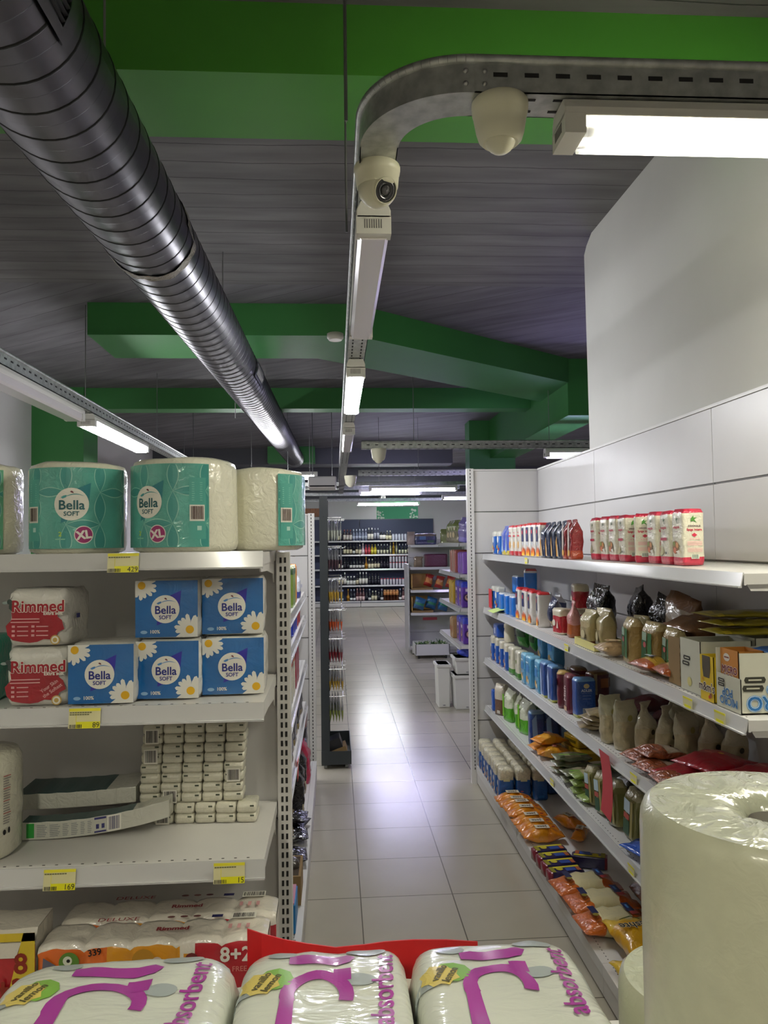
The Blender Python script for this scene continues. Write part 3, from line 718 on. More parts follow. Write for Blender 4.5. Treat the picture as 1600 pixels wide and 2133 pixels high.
# ------------------------------------------------------------------ left end bay goods
TEAL = film('#5bab9d', .22, 45, vary=.10, vscale=14); TEAL2 = film('#62b08c', .22, 45, vary=.12, vscale=12)
PAPER = film('#e9e7d3', .3, 40); TEALINK = mat('#1f5d62', .4); PLUM = mat('#9c2f6b', .4); LOGOW = mat('#ebe8dc', .4)
def cyl_map(r, z0, a0, e=1.0):          # x -> arc length, y -> height; a0 = angle of u=0 measured from front
    return lambda u, v, h: Vector(((r + h) * math.sin(a0 + u / r), -(r + h) * math.cos(a0 + u / r), z0 + v))
def bella_logo(b, mp, s, h0, ink, leaf, blob):
    b.poly([(-.085*s, -.115*s), (-.035*s, -.03*s), (.11*s, .12*s), (.14*s, -.01*s), (.05*s, -.09*s)] if False else [(-.62*s, -1.15*s), (-.45*s, .2*s), (.3*s, .95*s), (1.12*s, 1.32*s), (1.0*s, .1*s), (.5*s, -.7*s)], blob, mp, h0, .02)
    b.disc(0, 0, s, LOGOW, mp, h0 + .0005, 36, L=.02)
    b.text('Bella', .80 * s, 0, -.05 * s, ink, mp, h0 + .001, bold=.014 * s, L=.02)
    b.text('SOFT', .38 * s, 0, -.58 * s, ink, mp, h0 + .001, L=.02, bold=.008 * s)
    pts = [(-.55*s + i * 1.3*s / 14, .42*s + .16*s * math.sin(i / 14 * 3.1) - .06*s * math.cos(i/14*3)) for i in range(15)]
    b.poly(pts + [(x, y + .05*s * math.sin(i / 14 * 3.14) + .004*s) for i, (x, y) in reversed(list(enumerate(pts)))], leaf, mp, h0 + .001, .02)
    b.poly([(-.62*s, .42*s), (-.5*s, .34*s), (-.3*s, .42*s), (-.28*s, .56*s), (-.45*s, .52*s)], leaf, mp, h0 + .001)
    b.poly([(-.08*s, .78*s), (.0, .70*s), (.14*s, .66*s), (.1*s, .76*s), (.02*s, .82*s)], mat('#6a2b35', .5), mp, h0 + .0012)
def barcode(b, mp, x0, x1, y0, y1, h, back=True, seed=1, ink=INK):
    if back: b.rect(x0 - .003, x1 + .003, y0 - .004, y1 + .003, LOGOW, mp, h, .02)
    r = random.Random(seed); u = x0
    while u < x1 - .001:
        q = r.choice((.0007, .0012, .002)); b.rect(u, min(x1, u + q), y0, y1, ink, mp, h + .0004); u += q + r.choice((.0007, .0013))
def xl_roll(loc, a0, label, seed, R=.111, H=.212, wrap=(-.80, .80), txt=True, tealm=TEAL, bar=True, extra=0.0):
    root = empty('paper_towel_pack', loc, 0)
    b = MB(); prof = [(R - .018, 0), (R - .004, .006), (R, .02), (R, H - .02), (R - .005, H - .006), (R - .02, H), (.03, H - .004), (.026, H - .03)]
    n = 56; vs = []; 
    for r, z in prof:
        for i in range(n):
            t = 2 * math.pi * i / n; p = Vector((r * math.cos(t), r * math.sin(t), z)); q = noise.noise(p * 18 + Vector((seed, 0, 0))) * .003
            vs.append((p.x * (1 + q * 8), p.y * (1 + q * 8), z + (q if z > .1 else 0)))
    fs = [(j * n + i, j * n + (i + 1) % n, (j + 1) * n + (i + 1) % n, (j + 1) * n + i) for j in range(len(prof) - 1) for i in range(n)]
    b.add(vs, fs, PAPER, True); b.add(vs[:n], [tuple(range(n))[::-1]], PAPER); b.build('wrapped_roll', root)
    mp = cyl_map(R + .0035, 0, a0); Rr = R
    b = MB(); w0, w1 = wrap[0] * Rr, wrap[1] * Rr
    b.surf(lambda u, v: mp(w0 + (w1 - w0) * u, .012 + (H - .028) * v, 0), 30, 8, tealm)
    PD = mat('#43978f', .35, coat=.4); PL = mat('#9fd2c2', .4); per = .074
    def lens(cx_, cy_, ln, wd, vert, m, h):
        P = [(t / 12, math.sin(t / 12 * math.pi)) for t in range(13)]; P = [(ln * (a - .5), wd * q) for a, q in P] + [(ln * (a - .5), -wd * q) for a, q in reversed(P[1:-1])]
        P = [((cx_ + q, cy_ + a) if vert else (cx_ + a, cy_ + q)) for a, q in P]
        P = [(min(max(x, w0 + .002), w1 - .002), min(max(y, .014), H - .018)) for x, y in P]
        ar = sum(P[k][0] * P[(k + 1) % len(P)][1] - P[(k + 1) % len(P)][0] * P[k][1] for k in range(len(P)))
        if abs(ar) > 3e-5: b.poly(P if ar > 0 else P[::-1], m, mp, h, .016)
    for i in range(-2, 4):
        for j in range(0, 4):
            x = i * per - .012 + extra; y = j * per - .008
            lens(x, y + per / 2, per, .0138, True, PL, .0002); lens(x, y + per / 2, per * .97, .0118, True, PD, .0004)
            if (i + j) % 2: lens(x + per / 2, y, per, .0115, False, PL, .0002); lens(x + per / 2, y, per * .97, .0095, False, PD, .0004)
    b.build('printed_wrapper', root)
    if txt:
        b = MB(); m2 = lambda u, v, h: mp(u + extra, v + H * .53, h)
        bella_logo(b, m2, .037, .0008, TEALINK, mat('#4aa0a0', .4), mat('#2d7f86', .4))
        b.build('logo', root)
        b = MB(); m3 = lambda u, v, h: mp(u + extra + .026, v + .043, h); b.disc(0, 0, .0205, LOGOW, m3, .0008, L=.015); b.disc(0, 0, .0185, PLUM, m3, .0012, L=.015)
        b.text('XL', .026, 0, 0, LOGOW, m3, .0016, rot=.15, bold=.0012); b.build('size_badge', root)
        b = MB(); m4 = lambda u, v, h: mp(u + extra - .024, v + .045, h); b.text('2', .014, 0, 0, mat('#b9d94f', .5), m4, .0012, bold=.0004); b.rect(-.011, .011, -.013, -.0105, mat('#8fd0b4', .5), m4, .0009); b.build('ply_mark', root)
    if bar:
        b = MB(); ub = (w0 + .008) if bar == 'l' else (w1 - .044)
        b.rect(ub - .002, ub + .036, .03, .17, mat('#57a79a', .35), mp, .0006, .01)
        barcode(b, mp, ub + .002, ub + .030, .075, .105, .001, seed=seed, ink=mat('#4a2c2c', .5))
        for i in range(9): b.rect(ub + .004, ub + .028, .118 + i * .005, .1195 + i * .005, mat('#86c8b8', .5), mp, .0010)
        b.rect(ub + .016, ub + .026, .05, .06, mat('#b8dcd0', .5), mp, .001); b.build('back_print', root)
    tag(root, label, 'paper towel')
    return root
SZ1 = 1.686
def lx(px, Y, z): return at(px, 1133 + (CAM_H - z) * FPX / Y, Y).x
xl_roll((lx(-48, 1.92, 1.8), 1.90, SZ1), .3, 'teal wrapped jumbo paper roll cut by the left frame edge, top shelf', 1, tealm=TEAL2, txt=False, bar=False, wrap=(-.8, .72))
xl_roll((lx(167, 1.90, 1.8), 1.89, SZ1), -.03, 'teal jumbo paper roll, second from left on the top shelf', 2, wrap=(-.88, 1.45), bar='l', extra=.024)
xl_roll((lx(386, 1.89, 1.8), 1.892, SZ1), -.36, 'teal jumbo paper roll right of centre on the top shelf, white side showing', 3, R=.124, H=.218, wrap=(-.85, 1.0), bar='r', extra=-.020)
xl_roll((lx(530, 2.04, 1.8) + .020, 2.055, SZ1), .95, 'jumbo paper roll at the shelf end, teal print turned right', 4, R=.108, H=.21, wrap=(-.52, .9), txt=False, bar='l')

# blue napkin packs and white/red napkin packs
BLUE = film('#0d63a8', .16, 26); NAPW = film('#e2e0d8', .3, 40); RED = film('#9c1624', .2, 30); VIOL = mat('#2a259c', .35)
PETW = mat('#e8e7df', .4); PETY = mat('#e6b21d', .4); GOLD = mat('#c4a55a', .4)
def daisy(b, mp, cx, cy, r, h, clip, seed):
    rnd = random.Random(seed)
    for i in range(15):
        a = 2 * math.pi * i / 15 + rnd.uniform(-.08, .08); rr = r * rnd.uniform(.85, 1.05); w = r * .14
        c, s_ = math.cos(a), math.sin(a); pts = [(r * .12, -w * .4), (rr * .55, -w), (rr * .9, -w * .8), (rr, 0), (rr * .9, w * .8), (rr * .55, w), (r * .12, w * .4)]
        P = [(cx + x * c - y * s_, cy + x * s_ + y * c) for x, y in pts]
        P = [(min(max(x, clip[0]), clip[1]), min(max(y, clip[2]), clip[3])) for x, y in P]
        ar = sum(P[k][0] * P[(k + 1) % 7][1] - P[(k + 1) % 7][0] * P[k][1] for k in range(7))
        if ar > 1e-6: b.poly(P, PETW, mp, h + i * .00004)
    P = [(min(max(cx + r * .25 * math.cos(t * .4), clip[0]), clip[1]), min(max(cy + r * .25 * math.sin(t * .4), clip[2]), clip[3])) for t in range(16)]
    b.poly(P, PETY, mp, h + .001)
def napkin_blue(w=.148, hh=.136, d=.155, seed=0):
    root = empty('napkin_pack'); b = MB(); pouch(b, w, d, hh, NAPW, 'brick', n=32, k=10, wr=.004, seed=seed, e=7); b.build('napkin_stack', root)
    fy = -d / 2 - .004; bow = lambda u, v: .004 * (1 - (2*u/w)**2) * (1 - (2*(v-hh/2)/hh)**2)
    mp = lambda u, v, h: Vector((u, fy - h - bow(u, v), v))
    b = MB(); x0, x1, z0, z1 = -w * .485, w * .485, .003, hh * .985
    b.surf(lambda u, v: mp(x0 + (x1 - x0) * u, z0 + (z1 - z0) * v, 0), 10, 10, BLUE); b.build('printed_front', root)
    b = MB(); m2 = lambda u, v, h: mp(u - .002, v + hh * .50, h); bella_logo(b, m2, .0325, .0008, mat('#1c2480', .4), mat('#4a87c8', .4), VIOL); b.build('logo', root)
    b = MB(); clip = (x0, x1, z0, z1); daisy(b, mp, x0 + .015, z1 - .011, .036, .001, clip, 3 + seed); b.build('daisy_print', root)
    b = MB(); daisy(b, mp, x1 - .018, z0 + .017, .038, .001, clip, 5 + seed); b.build('daisy_print', root)
    b = MB(); b.text('100%', .011, x0 + .045, z0 + .013, LOGOW, mp, .001, bold=.0003); b.disc(x0 + .02, z0 + .012, .008, mat('#8fb6d8', .4), mp, .001, ry=.004)
    b.build('small_print', root)
    return root
kb = Kind(napkin_blue(), 'napkins'); SZ2 = 1.347
Yn = 1.93
def nx(px, z=1.4, Y=1.85): return lx(px, Y, z)
for x, yf, z, rz, lab in ((-.530, 1.78, SZ2, .02, 'blue daisy napkin pack leftmost in the lower row'), (-.388, 1.817, SZ2, -.02, 'blue daisy napkin pack in the middle of the lower row'), (-.246, 1.850, SZ2, .03, 'blue daisy napkin pack at the right end of the lower row'),
                          (-.392, 1.828, SZ2 + .139, -.015, 'blue daisy napkin pack stacked on the middle one'), (-.250, 1.866, SZ2 + .140, .05, 'blue daisy napkin pack stacked at the upper right, film glaring')):
    kb.put((x, yf + .082, z), (0, 0, rz), lab, 'blue daisy napkin packs')
root = None
def napkin_white(seed, upper):
    w, d, hh = .137, .155, .128
    root = empty('napkin_pack'); b = MB(); pouch(b, w, d, hh, NAPW, 'brick', n=32, k=10, wr=.005, seed=seed, e=6); b.build('napkin_stack', root)
    mp = plane_map(0, -d / 2 - .005, 0)
    b = MB(); blob = [(-.062, .02), (-.05, .008), (-.03, .004), (-.012, -.002 + .004), (.006, .004), (.02, .010), (.045, .008), (.052, .025), (.066, .032), (.060, .052), (.050, .06), (.052, .078), (.0, .083), (-.055, .078), (-.052, .055), (-.066, .04)]
    b.poly([(x, y + .004) for x, y in blob], RED, mp, .0005); b.build('red_emblem', root)
    b = MB(); b.text('Rimmed', .036, .006, .088, LOGOW, mp, .0008, bold=.0022, sx=1.0); b.text('Rimmed', .036, .006, .088, mat('#a01a28', .4), mp, .0014, bold=.0008); b.text('Extra soft', .011, .040, .072, LOGOW, mp, .0012, bold=.0004)
    b.build('brand_lettering', root)
    b = MB(); G = mat('#3a4a45', .5)
    b.disc(-.058, .098, .006, G, mp, .0012, 12); b.disc(-.055, .088, .0045, G, mp, .0012, 10, ry=.008); b.disc(-.068, .096, .007, mat('#8b9a96', .4), mp, .001, 10, ry=.0035); b.poly([(-.056, .104), (-.05, .112), (-.054, .104)], G, mp, .0013); b.poly([(-.060, .084), (-.05, .074), (-.046, .076), (-.053, .086)], G, mp, .0013); b.build('insect_mark', root)
    b = MB(); PK = mat('#d6a0a0', .5)
    for i in range(2): b.rect(-.055, .010, .058 - i * .007, .0605 - i * .007, PK, mp, .0012)
    for r_ in range(3):
        b.rect(-.052, -.045, .04 - r_ * .010, .045 - r_ * .010, PK, mp, .0012); b.rect(-.040, -.015, .041 - r_ * .010, .0435 - r_ * .010, PK, mp, .0012)
        if upper: b.rect(-.008, -.001, .04 - r_ * .010, .045 - r_ * .010, PK, mp, .0012); b.rect(.003, .03, .041 - r_ * .010, .0435 - r_ * .010, PK, mp, .0012)
    if not upper: b.text('Your Skin', .011, .03, .044, PK, mp, .0014, rot=.6, bold=.0003); b.text('the Softest', .011, .037, .034, PK, mp, .0014, rot=.6, bold=.0003)
    b.build('small_print', root)
    b = MB(); b.disc(.046, .012, .011, GOLD, mp, .0014, 24); b.disc(.046, .012, .0085, LOGOW, mp, .0018, 20); b.disc(.046, .012, .005, GOLD, mp, .002, 16); b.build('gold_seal', root)
    if upper:
        b = MB(); b.box(w / 2 + .004, w / 2 + .0048, -.03, -.012, .058, .068, mat('#1e2470', .4)); b.build('side_mark', root)
    return root
r = napkin_white(1, False); r.location = (-.676, 1.868, SZ2); r.rotation_euler = (0, 0, .03); tag(r, 'white and red napkin pack on the shelf, lower of two at left', 'napkins')
r = napkin_white(2, True); r.location = (-.672, 1.872, SZ2 + .132); r.rotation_euler = (-.03, 0, -.06); tag(r, 'white and red napkin pack stacked on top at left', 'napkins')
b = MB(); pouch(b, .10, .14, .15, film('#2fa58c', .3), 'brick', seed=5); tag(b.build('napkin_pack', loc=(-.835, 1.88, SZ2)), 'green pack mostly cut off by the left frame edge', 'napkins')

# pocket tissues: five wrapped bundles of ten
TIS = film('#d8d5c2', .25, 60); TISG = mat('#48503f', .5)
def bundle(w=.262, d=.07, hh=.0488, shift=0.0, bar_at=0, ink_side=1, seed=1):
    root = empty('tissue_bundle'); pw, ph = w / 5, hh / 2; rnd = random.Random(seed)
    for r_ in range(2):
        for c_ in range(5):
            b = MB(); pouch(b, pw - .0012, d, ph - .0012, TIS, 'brick', n=16, k=4, wr=.0012, seed=seed + c_ + 5 * r_, e=8)
            x = -w / 2 + pw * (c_ + .5); z = ph * r_
            mp = plane_map(0, -d / 2 - .0015, 0)
            ix = ink_side * pw * .28; b.rect(ix - .005, ix + .005, ph * .62, ph * .62 + .0042, TISG, mp, .0002)
            b.rect(-pw * .42, pw * .42, ph * .5, ph * .5 + .0005, mat('#aeb09a', .6), mp, .0002)
            b.build('tissue_packet', root, loc=(x, rnd.uniform(-.001, .001), z))
    mp = plane_map(-w / 2 + pw * (bar_at + .5), -d / 2 - .003, 0); b = MB(); barcode(b, mp, -.014, .014, .004, .034 if bar_at == 0 else .03, .0006, back=True, seed=seed); b.build('barcode', root)
    return root
for k, (x, ba, sd, rz, lab) in enumerate(((-.335, 0, 1, -.04, 'bottom tissue bundle of the stack, barcode at its left'), (-.372, 1, 1, .0, 'second tissue bundle from the bottom of the stack'),
        (-.370, 4, -1, .0, 'middle tissue bundle, barcode at its right'), (-.367, 0, 1, .0, 'fourth tissue bundle up, large barcode at left'), (-.364, 0, 1, .0, 'topmost tissue bundle of the stack, under the shelf above'))):
    z = 1.001 + k * .0496
    r = bundle(ink_side=sd, bar_at=ba, seed=k + 1); r.location = (x, 2.045 - (.012 if k == 0 else 0), z); r.rotation_euler = (0, 0, rz); tag(r, lab, 'tissues')

# two long paper bars lying in front, the lower sagging
GREY = film('#c9c9bd', .22, 35); DKGR = mat('#2c4a4a', .35); 
def bar(L, w, hh, bend, seed, printed):
    root = empty('long_tissue_pack'); b = MB()
    def z0(t): return bend * (t - .15) ** 2 if t > .15 else 0
    def fn(u, v):      # u round the section, v along
        s_ = [(0, 0), (1, 0), (1, 1), (0, 1)][int(u * 4) % 4]
        x = -L / 2 + L * v; y = -w / 2 + w * s_[0]; z = z0(v) + hh * s_[1] * (1 - .04 * abs(math.sin(v * 18)))
        return Vector((x, y, z))
    def mfn(u, v): return DKGR if 2 == int(u * 4) and (v < .75) else GREY
    b.surf(fn, 4, 24, GREY, wrap=True, smooth=False, mf=mfn)
    for v in (0, 1):
        c = [fn(i / 4 + .01, v) for i in range(4)]; b.add(c, [(0, 1, 2, 3) if v else (3, 2, 1, 0)], GREY)
    b.build('wrapped_body', root, bevel=.002)
    mp = lambda u, v, h: Vector((u, -w / 2 - h, z0((u + L / 2) / L) + v))
    b = MB()
    if printed:
        GR = mat('#2f9a3e', .4); TX = mat('#8d9292', .5); NV = mat('#34346e', .4)
        b.rect(-L/2 + .010, -L/2 + .028, .005, hh - .004, GR, mp, .0008, .01)
        x = -L/2 + .034
        for wcol in (.024, .024, .014, .016, .010, .010):
            for i in range(7): b.rect(x, x + wcol * (.8 + .2 * ((i * 7) % 3) / 2), hh * .16 + i * hh * .1, hh * .16 + i * hh * .1 + .0018, TX, mp, .0008)
            x += wcol + .006
        b.rect(x, x + .028, hh - .008, hh - .003, NV, mp, .0008); b.rect(x, x + .028, .004, .008, NV, mp, .0008); b.rect(x + .004, x + .011, .013, .024, NV, mp, .0008); b.rect(x + .017, x + .024, .013, .024, NV, mp, .0008)
        barcode(b, mp, x + .034, x + .060, .006, hh - .006, .0008, seed=9, ink=mat('#4a4a6c', .5))
    else:
        for i in range(1, 6): b.rect(-L/2 + L * i / 6, -L/2 + L * i / 6 + .0012, 0, hh, mat('#b5b5a8', .5), mp, .0006)
    b.build('side_print' if printed else 'seams', root)
    return root
r = bar(.345, .05, .043, .055, 1, True); r.location = (-.584, 1.955, 1.001); r.rotation_euler = (0, 0, .03); tag(r, 'long sagging grey paper pack with barcode, lowest on the third shelf', 'tissues')
r = bar(.29, .13, .040, .012, 2, False); r.location = (-.655, 2.068, 1.048); r.rotation_euler = (0, 0, .02); tag(r, 'long paper pack with dark green top lying on the sagging one', 'tissues')
# kitchen roll at the left frame edge
root = empty('kitchen_roll', (-.838, 1.862, 1.001)); b = MB(); R, H = .10, .235
b.lathe([(R - .012, 0), (R, .012), (R + .002, H * .5), (R, H - .02), (R - .008, H - .004), (.03, H), (.022, H - .02)], PAPER, 40); b.build('wrapped_roll', root)
mp = cyl_map(R + .003, 0, .55); b = MB(); BL = film('#1668b8', .1)
b.disc(-.002, .115, .036, mat('#5a2a90', .4), mp, .0006, 30, ry=.062, L=.02); b.disc(-.004, .118, .033, BL, mp, .001, 30, ry=.056, L=.02); b.text('o', .02, .018, .09, LOGOW, mp, .0015, bold=.0008); b.build('blue_emblem', root)
b = MB(); rnd = random.Random(2)
for i in range(20): b.rect(.047, .047 + rnd.uniform(.014, .02), .185 - i * .0055, .187 - i * .0055, mat('#b65a55' if i % 5 == 0 else '#8f8a86', .5), mp, .0008)
b.disc(.05, .062, .004, INK, mp, .001, ry=.006); b.disc(.062, .064, .003, INK, mp, .001, ry=.007); b.build('small_print', root)
tag(root, 'large wrapped kitchen roll with blue emblem at the left frame edge', 'kitchen roll')

# toilet paper packs on the lower shelf
TPW = film('#e3ddd0', .3, 30); ORG = film('#dd6a1c', .2, 20); ORG2 = film('#e09a22', .2, 20); TPR = film('#b3212c', .2, 20)
def tp_pack(seed, name='toilet_paper_pack'):
    root = empty(name); W, D, H = .50, .098, .215; n = 5
    b = MB()
    def fn(u, v):
        x = -W / 2 + W * u; k = abs(math.sin(math.pi * u * n)) ** .4; s_ = v * 3
        bul = .012 * (1 - k)
        if s_ < 1: return Vector((x, -D / 2 - .004 + bul * .8, H * s_ * .93))
        if s_ < 2: return Vector((x, -D / 2 + D * (s_ - 1), H * (1 if .08 < s_ - 1 < .92 else .95) - bul * .8 + .003 * noise.noise(Vector((u * 20, s_ * 4, seed)))))
        return Vector((x, D / 2 - bul * .5, H * (1 - (s_ - 2)) * .93))
    def mfn(u, v):
        if v < .333:
            if v < .25 or True:
                if u < .30: return ORG
                if u < .68: return ORG2
                return TPR
        return TPW
    def mf2(u, v):
        s_ = v * 3
        if s_ < 1:
            hh = s_ * .93
            lim = .93
            if u > .62: lim = .80 + .2 * math.sin((u - .62) / .38 * math.pi)
            return TPW if hh > lim else mfn(u, v)
        return TPW
    b.surf(fn, 60, 36, TPW, mf=mf2)
    for u in (0, 1):
        c = [fn(u, v) for v in (0, .333, .35, .5, .65, .667, 1)]; b.add(c, [tuple(range(7)) if u else tuple(range(7))[::-1]], TPW, True)
    b.build('film_wrap', root)
    mpf = plane_map(0, -D / 2 - .006, 0); mpt = plane_map(0, 0, H + .004, uy=(0, 1, 0), n=(0, 0, 1)); RD = mat('#a83440', .5)
    b = MB(); b.text('8+2', .044, .182, .180, LOGOW, mpf, .001, bold=.0012); b.text('FREE', .016, .19, .148, mat('#d88a80', .5), mpf, .001); b.build('offer_lettering', root)
    b = MB(); b.text('DELUXE', .022, -.10, .044, RD, mpt, .001, sx=1.2); b.build('top_lettering', root)
    b = MB(); b.text('Rimmed', .022, .035, -.01, mat('#8e2430', .4), mpt, .001, bold=.0009); b.build('brand_lettering', root)
    b = MB()
    for i in range(3): b.disc(.02 + i * .03, .045, .009, mat('#7d4a4a', .5), mpt, .001, 14, ry=.005)
    b.build('top_symbols', root)
    b = MB(); barcode(b, mpt, .165, .215, .03, .05, .001, seed=4 + seed); b.rect(.115, .14, .035, .048, mat('#2a2a66', .5), mpt, .001)
    for i in range(3): b.rect(.16 + i * .02, .168 + i * .02, -.02, .0, mat('#d09a9a', .5), mpt, .001)
    b.build('top_marks', root)
    b = MB(); G = mat('#5d8a35', .4)
    b.disc(-.180, .178, .022, G, mpf, .0012, 20); b.disc(-.183, .182, .010, mat('#dfe3cf', .4), mpf, .0018, 16); b.disc(-.181, .182, .004, INK, mpf, .0022, 10)
    b.poly([(-.24, .13), (-.235, .19), (-.195, .165), (-.195, .14)], mat('#666677', .5), mpf, .0012); b.disc(-.02, .175, .025, mat('#b9862a', .4), mpf, .0012, 20); b.disc(.01, .17, .012, mat('#d7c6b8', .4), mpf, .0016, 16); b.disc(.085, .172, .015, mat('#6d2a2a', .4), mpf, .0012, 16)
    b.text('339', .020, -.125, .198, INK, mpf, .0016, rot=.12, bold=.0004); b.build('front_print', root)
    return root
r = tp_pack(1); r.location = (-.412, 1.822, .614); tag(r, 'orange and red toilet paper pack, front one on the lower left shelf', 'toilet paper')
r = tp_pack(2); r.location = (-.400, 1.930, .614); tag(r, 'orange toilet paper pack behind the front one, shown mostly from the top', 'toilet paper')
root = empty('toilet_paper_pack', (-.817, 1.83, .614)); b = MB(); b.surf(lambda u, v: Vector((-.15 + .30 * u, [-.05, -.055, -.04, .05, .05][round(v * 4)], [0, .215, .245, .245, 0][round(v * 4)] + .002 * math.sin(u * 14))), 12, 4, TPW, smooth=False, mf=lambda u, v: TPR if v < .25 else TPW)
b.add([(.15, -.05, 0), (.15, .05, 0), (.15, .05, .245), (.15, -.04, .245), (.15, -.055, .215)], [(0, 1, 2, 3, 4)], TPW); b.build('film_wrap', root)
mp = plane_map(0, -.057, 0); YP = film('#ddc12a', .15); b = MB(); b.poly([(.04, .0), (.15, .0), (.15, .243), (.125, .243), (.09, .10)], YP, mp, .001, .03); b.rect(-.15, .15, .225, .243, YP, mp, .001, .03); b.poly([(-.15, .19), (.11, .19), (.12, .222), (-.15, .222)], TPW, mp, .0012); b.build('yellow_stripe', root)
b = MB(); b.text('8', .060, .120, .178, mat('#8e2a1e', .4), mp, .002, bold=.0016); b.text('+2', .060, .098, .125, mat('#8e2a1e', .4), mp, .002, bold=.0016); b.build('offer_lettering', root)
b = MB(); b.text('n', .15, .03, .15, mat('#cfc6c8', .3), mp, .002, rot=-.1, bold=.002); b.build('brand_lettering', root)
tag(root, 'red and yellow toilet paper pack in the lower left corner', 'toilet paper')

# ------------------------------------------------------------------ foreground: display top with packs
root = empty('display_gondola', (.2, .77, 0)); b = MB(); b.box(-.95, .95, -.26, .26, 1.035, 1.065, WHITE_METAL); b.build('top_shelf', root, bevel=.003)
b = MB(); b.box(-.95, .95, -.02, .02, .05, 1.035, PANEL); b.build('back_panel', root)
b = MB(); b.box(-.95, .95, -.26, .26, .03, .12, WHITE_METAL); b.build('base_shelf', root)
for x in (-.95, .93):
    b = MB(); b.box(x, x + .02, -.26, .26, 0, 1.035, PANEL); b.build('side_panel', root)
tag(root, 'low white display gondola under the foreground rolls', 'shelving')
FP = mat('#d9dcd0', .28, bump=.25, bscale=18, coat=.7, stretch=(1, 2.5, 1)); PUR = mat('#a8399c', .3, coat=.6); GDOT = mat('#a7afb0', .3, coat=.5); LEM = mat('#d9c468', .35, coat=.5); GRN = mat('#7fb04a', .35, coat=.5); TAU = mat('#5c5638', .4)
def fpack(cx, W, label, seed, D=.36, Y1=.985, Z0=1.066, H=.146):
    root = empty('towel_pack', (cx, Y1 - D / 2, Z0))
    def topz(x, y):
        a = abs(2 * x / W); c = abs(2 * y / D); e = 9
        q = max(0, 1 - a ** e - c ** 6) ** .25
        return H * (.62 + .38 * q) + .0035 * noise.noise(Vector((x * 30 + seed * 9, y * 12, seed))) + .003 * noise.noise(Vector((x * 9 + y * 14, seed, 0)))
    b = MB(); n = 28
    def fn(u, v):
        x = W / 2 * math.copysign(abs(2 * u - 1) ** .7, 2 * u - 1); y = D / 2 * math.copysign(abs(2 * v - 1) ** .7, 2 * v - 1)
        return Vector((x, y, topz(x, y)))
    b.surf(fn, n, n + 8, FP)
    ring = [(i / n, 0) for i in range(n)] + [(1, i / n) for i in range(n)] + [(1 - i / n, 1) for i in range(n)] + [(0, 1 - i / n) for i in range(n)]
    m = len(ring); b.add([fn(u, v) for u, v in ring] + [Vector((fn(u, v).x * .985, fn(u, v).y * .985, 0)) for u, v in ring], [(i, m + i, m + (i + 1) % m, (i + 1) % m) for i in range(m)], FP, True)
    b.build('film_wrap', root)
    mp = lambda u, v, h: Vector((u, v, topz(u, v) + .0012 + h)); L = .008
    o = D / 2
    def arc(cx_, cy_, rx, ry, a0, a1, t, k=14):
        P = [(cx_ + rx * math.cos(a0 + (a1 - a0) * i / k), cy_ + ry * math.sin(a0 + (a1 - a0) * i / k)) for i in range(k + 1)]
        Q = [(cx_ + (rx - t) * math.cos(a0 + (a1 - a0) * i / k), cy_ + (ry - t) * math.sin(a0 + (a1 - a0) * i / k)) for i in range(k, -1, -1)]
        return P + Q
    b = MB(); s_ = W / .22
    b.poly([(-.045*s_, o - .045), (-.045*s_, o - .062), (-.01*s_, o - .067), (.015*s_, o - .070), (.033*s_, o - .064), (.040*s_, o - .052), (.030*s_, o - .043), (.015*s_, o - .048), (-.01*s_, o - .047), (-.03*s_, o - .041)], PUR, mp, .0003, L)
    b.poly(arc(-.008*s_, o - .125, .045*s_, .045, -.3, 3.5, .016), PUR, mp, .0003, L); b.poly([(.012*s_, o - .078), (.034*s_, o - .078), (.034*s_, o - .10), (.012*s_, o - .1)], PUR, mp, .0005, L)
    b.poly([(-.05*s_, o - .11), (-.035*s_, o - .10), (-.035*s_, o - .2), (-.055*s_, o - .2)], PUR, mp, .0004, L)
    b.build('purple_letters', root)
    b = MB(); b.text('absorbent', .034, .072 * s_, o - .115, PUR, mp, .0006, rot=math.pi / 2 - .06, L=L, bold=.0006, sx=1.0); b.build('side_lettering', root)
    for x, y, r_ in ((.055, -.030, .024), (-.055, -.036, .017), (.045, -.10, .018), (-.095, -.11, .014)):
        b = MB(); b.disc(x * s_, o + y, r_, GDOT, mp, .0001, 24, ry=r_ * .62, L=L); b.build('grey_dot', root)
    b = MB(); c = (-.078 * s_, o - .098); b.disc(c[0] + .016, c[1] + .006, .021, GRN, mp, .0003, 9, L=L)
    b.poly([(c[0] + (.024 if i % 2 else .0195) * math.cos(i * math.pi / 8), c[1] + (.022 if i % 2 else .018) * math.sin(i * math.pi / 8)) for i in range(16)], LEM, mp, .0006, L); b.build('flower_badge', root)
    b = MB(); b.text('vanillo', .013, c[0], c[1] + .004, TAU, mp, .001, rot=1.1, bold=.0003, L=L); b.text('lemon', .013, c[0] + .012, c[1] - .001, TAU, mp, .001, rot=1.1, bold=.0003, L=L); b.build('badge_lettering', root)
    tag(root, label, 'paper towel', 'white and purple towel packs in the foreground')
fpack(-.252, .266, 'foreground white towel pack with purple letters, left of three', 1)
fpack(-.018, .199, 'foreground white towel pack with purple letters, in the middle', 2)
fpack(.1845, .203, 'foreground white towel pack with purple letters, beside the big roll', 3)
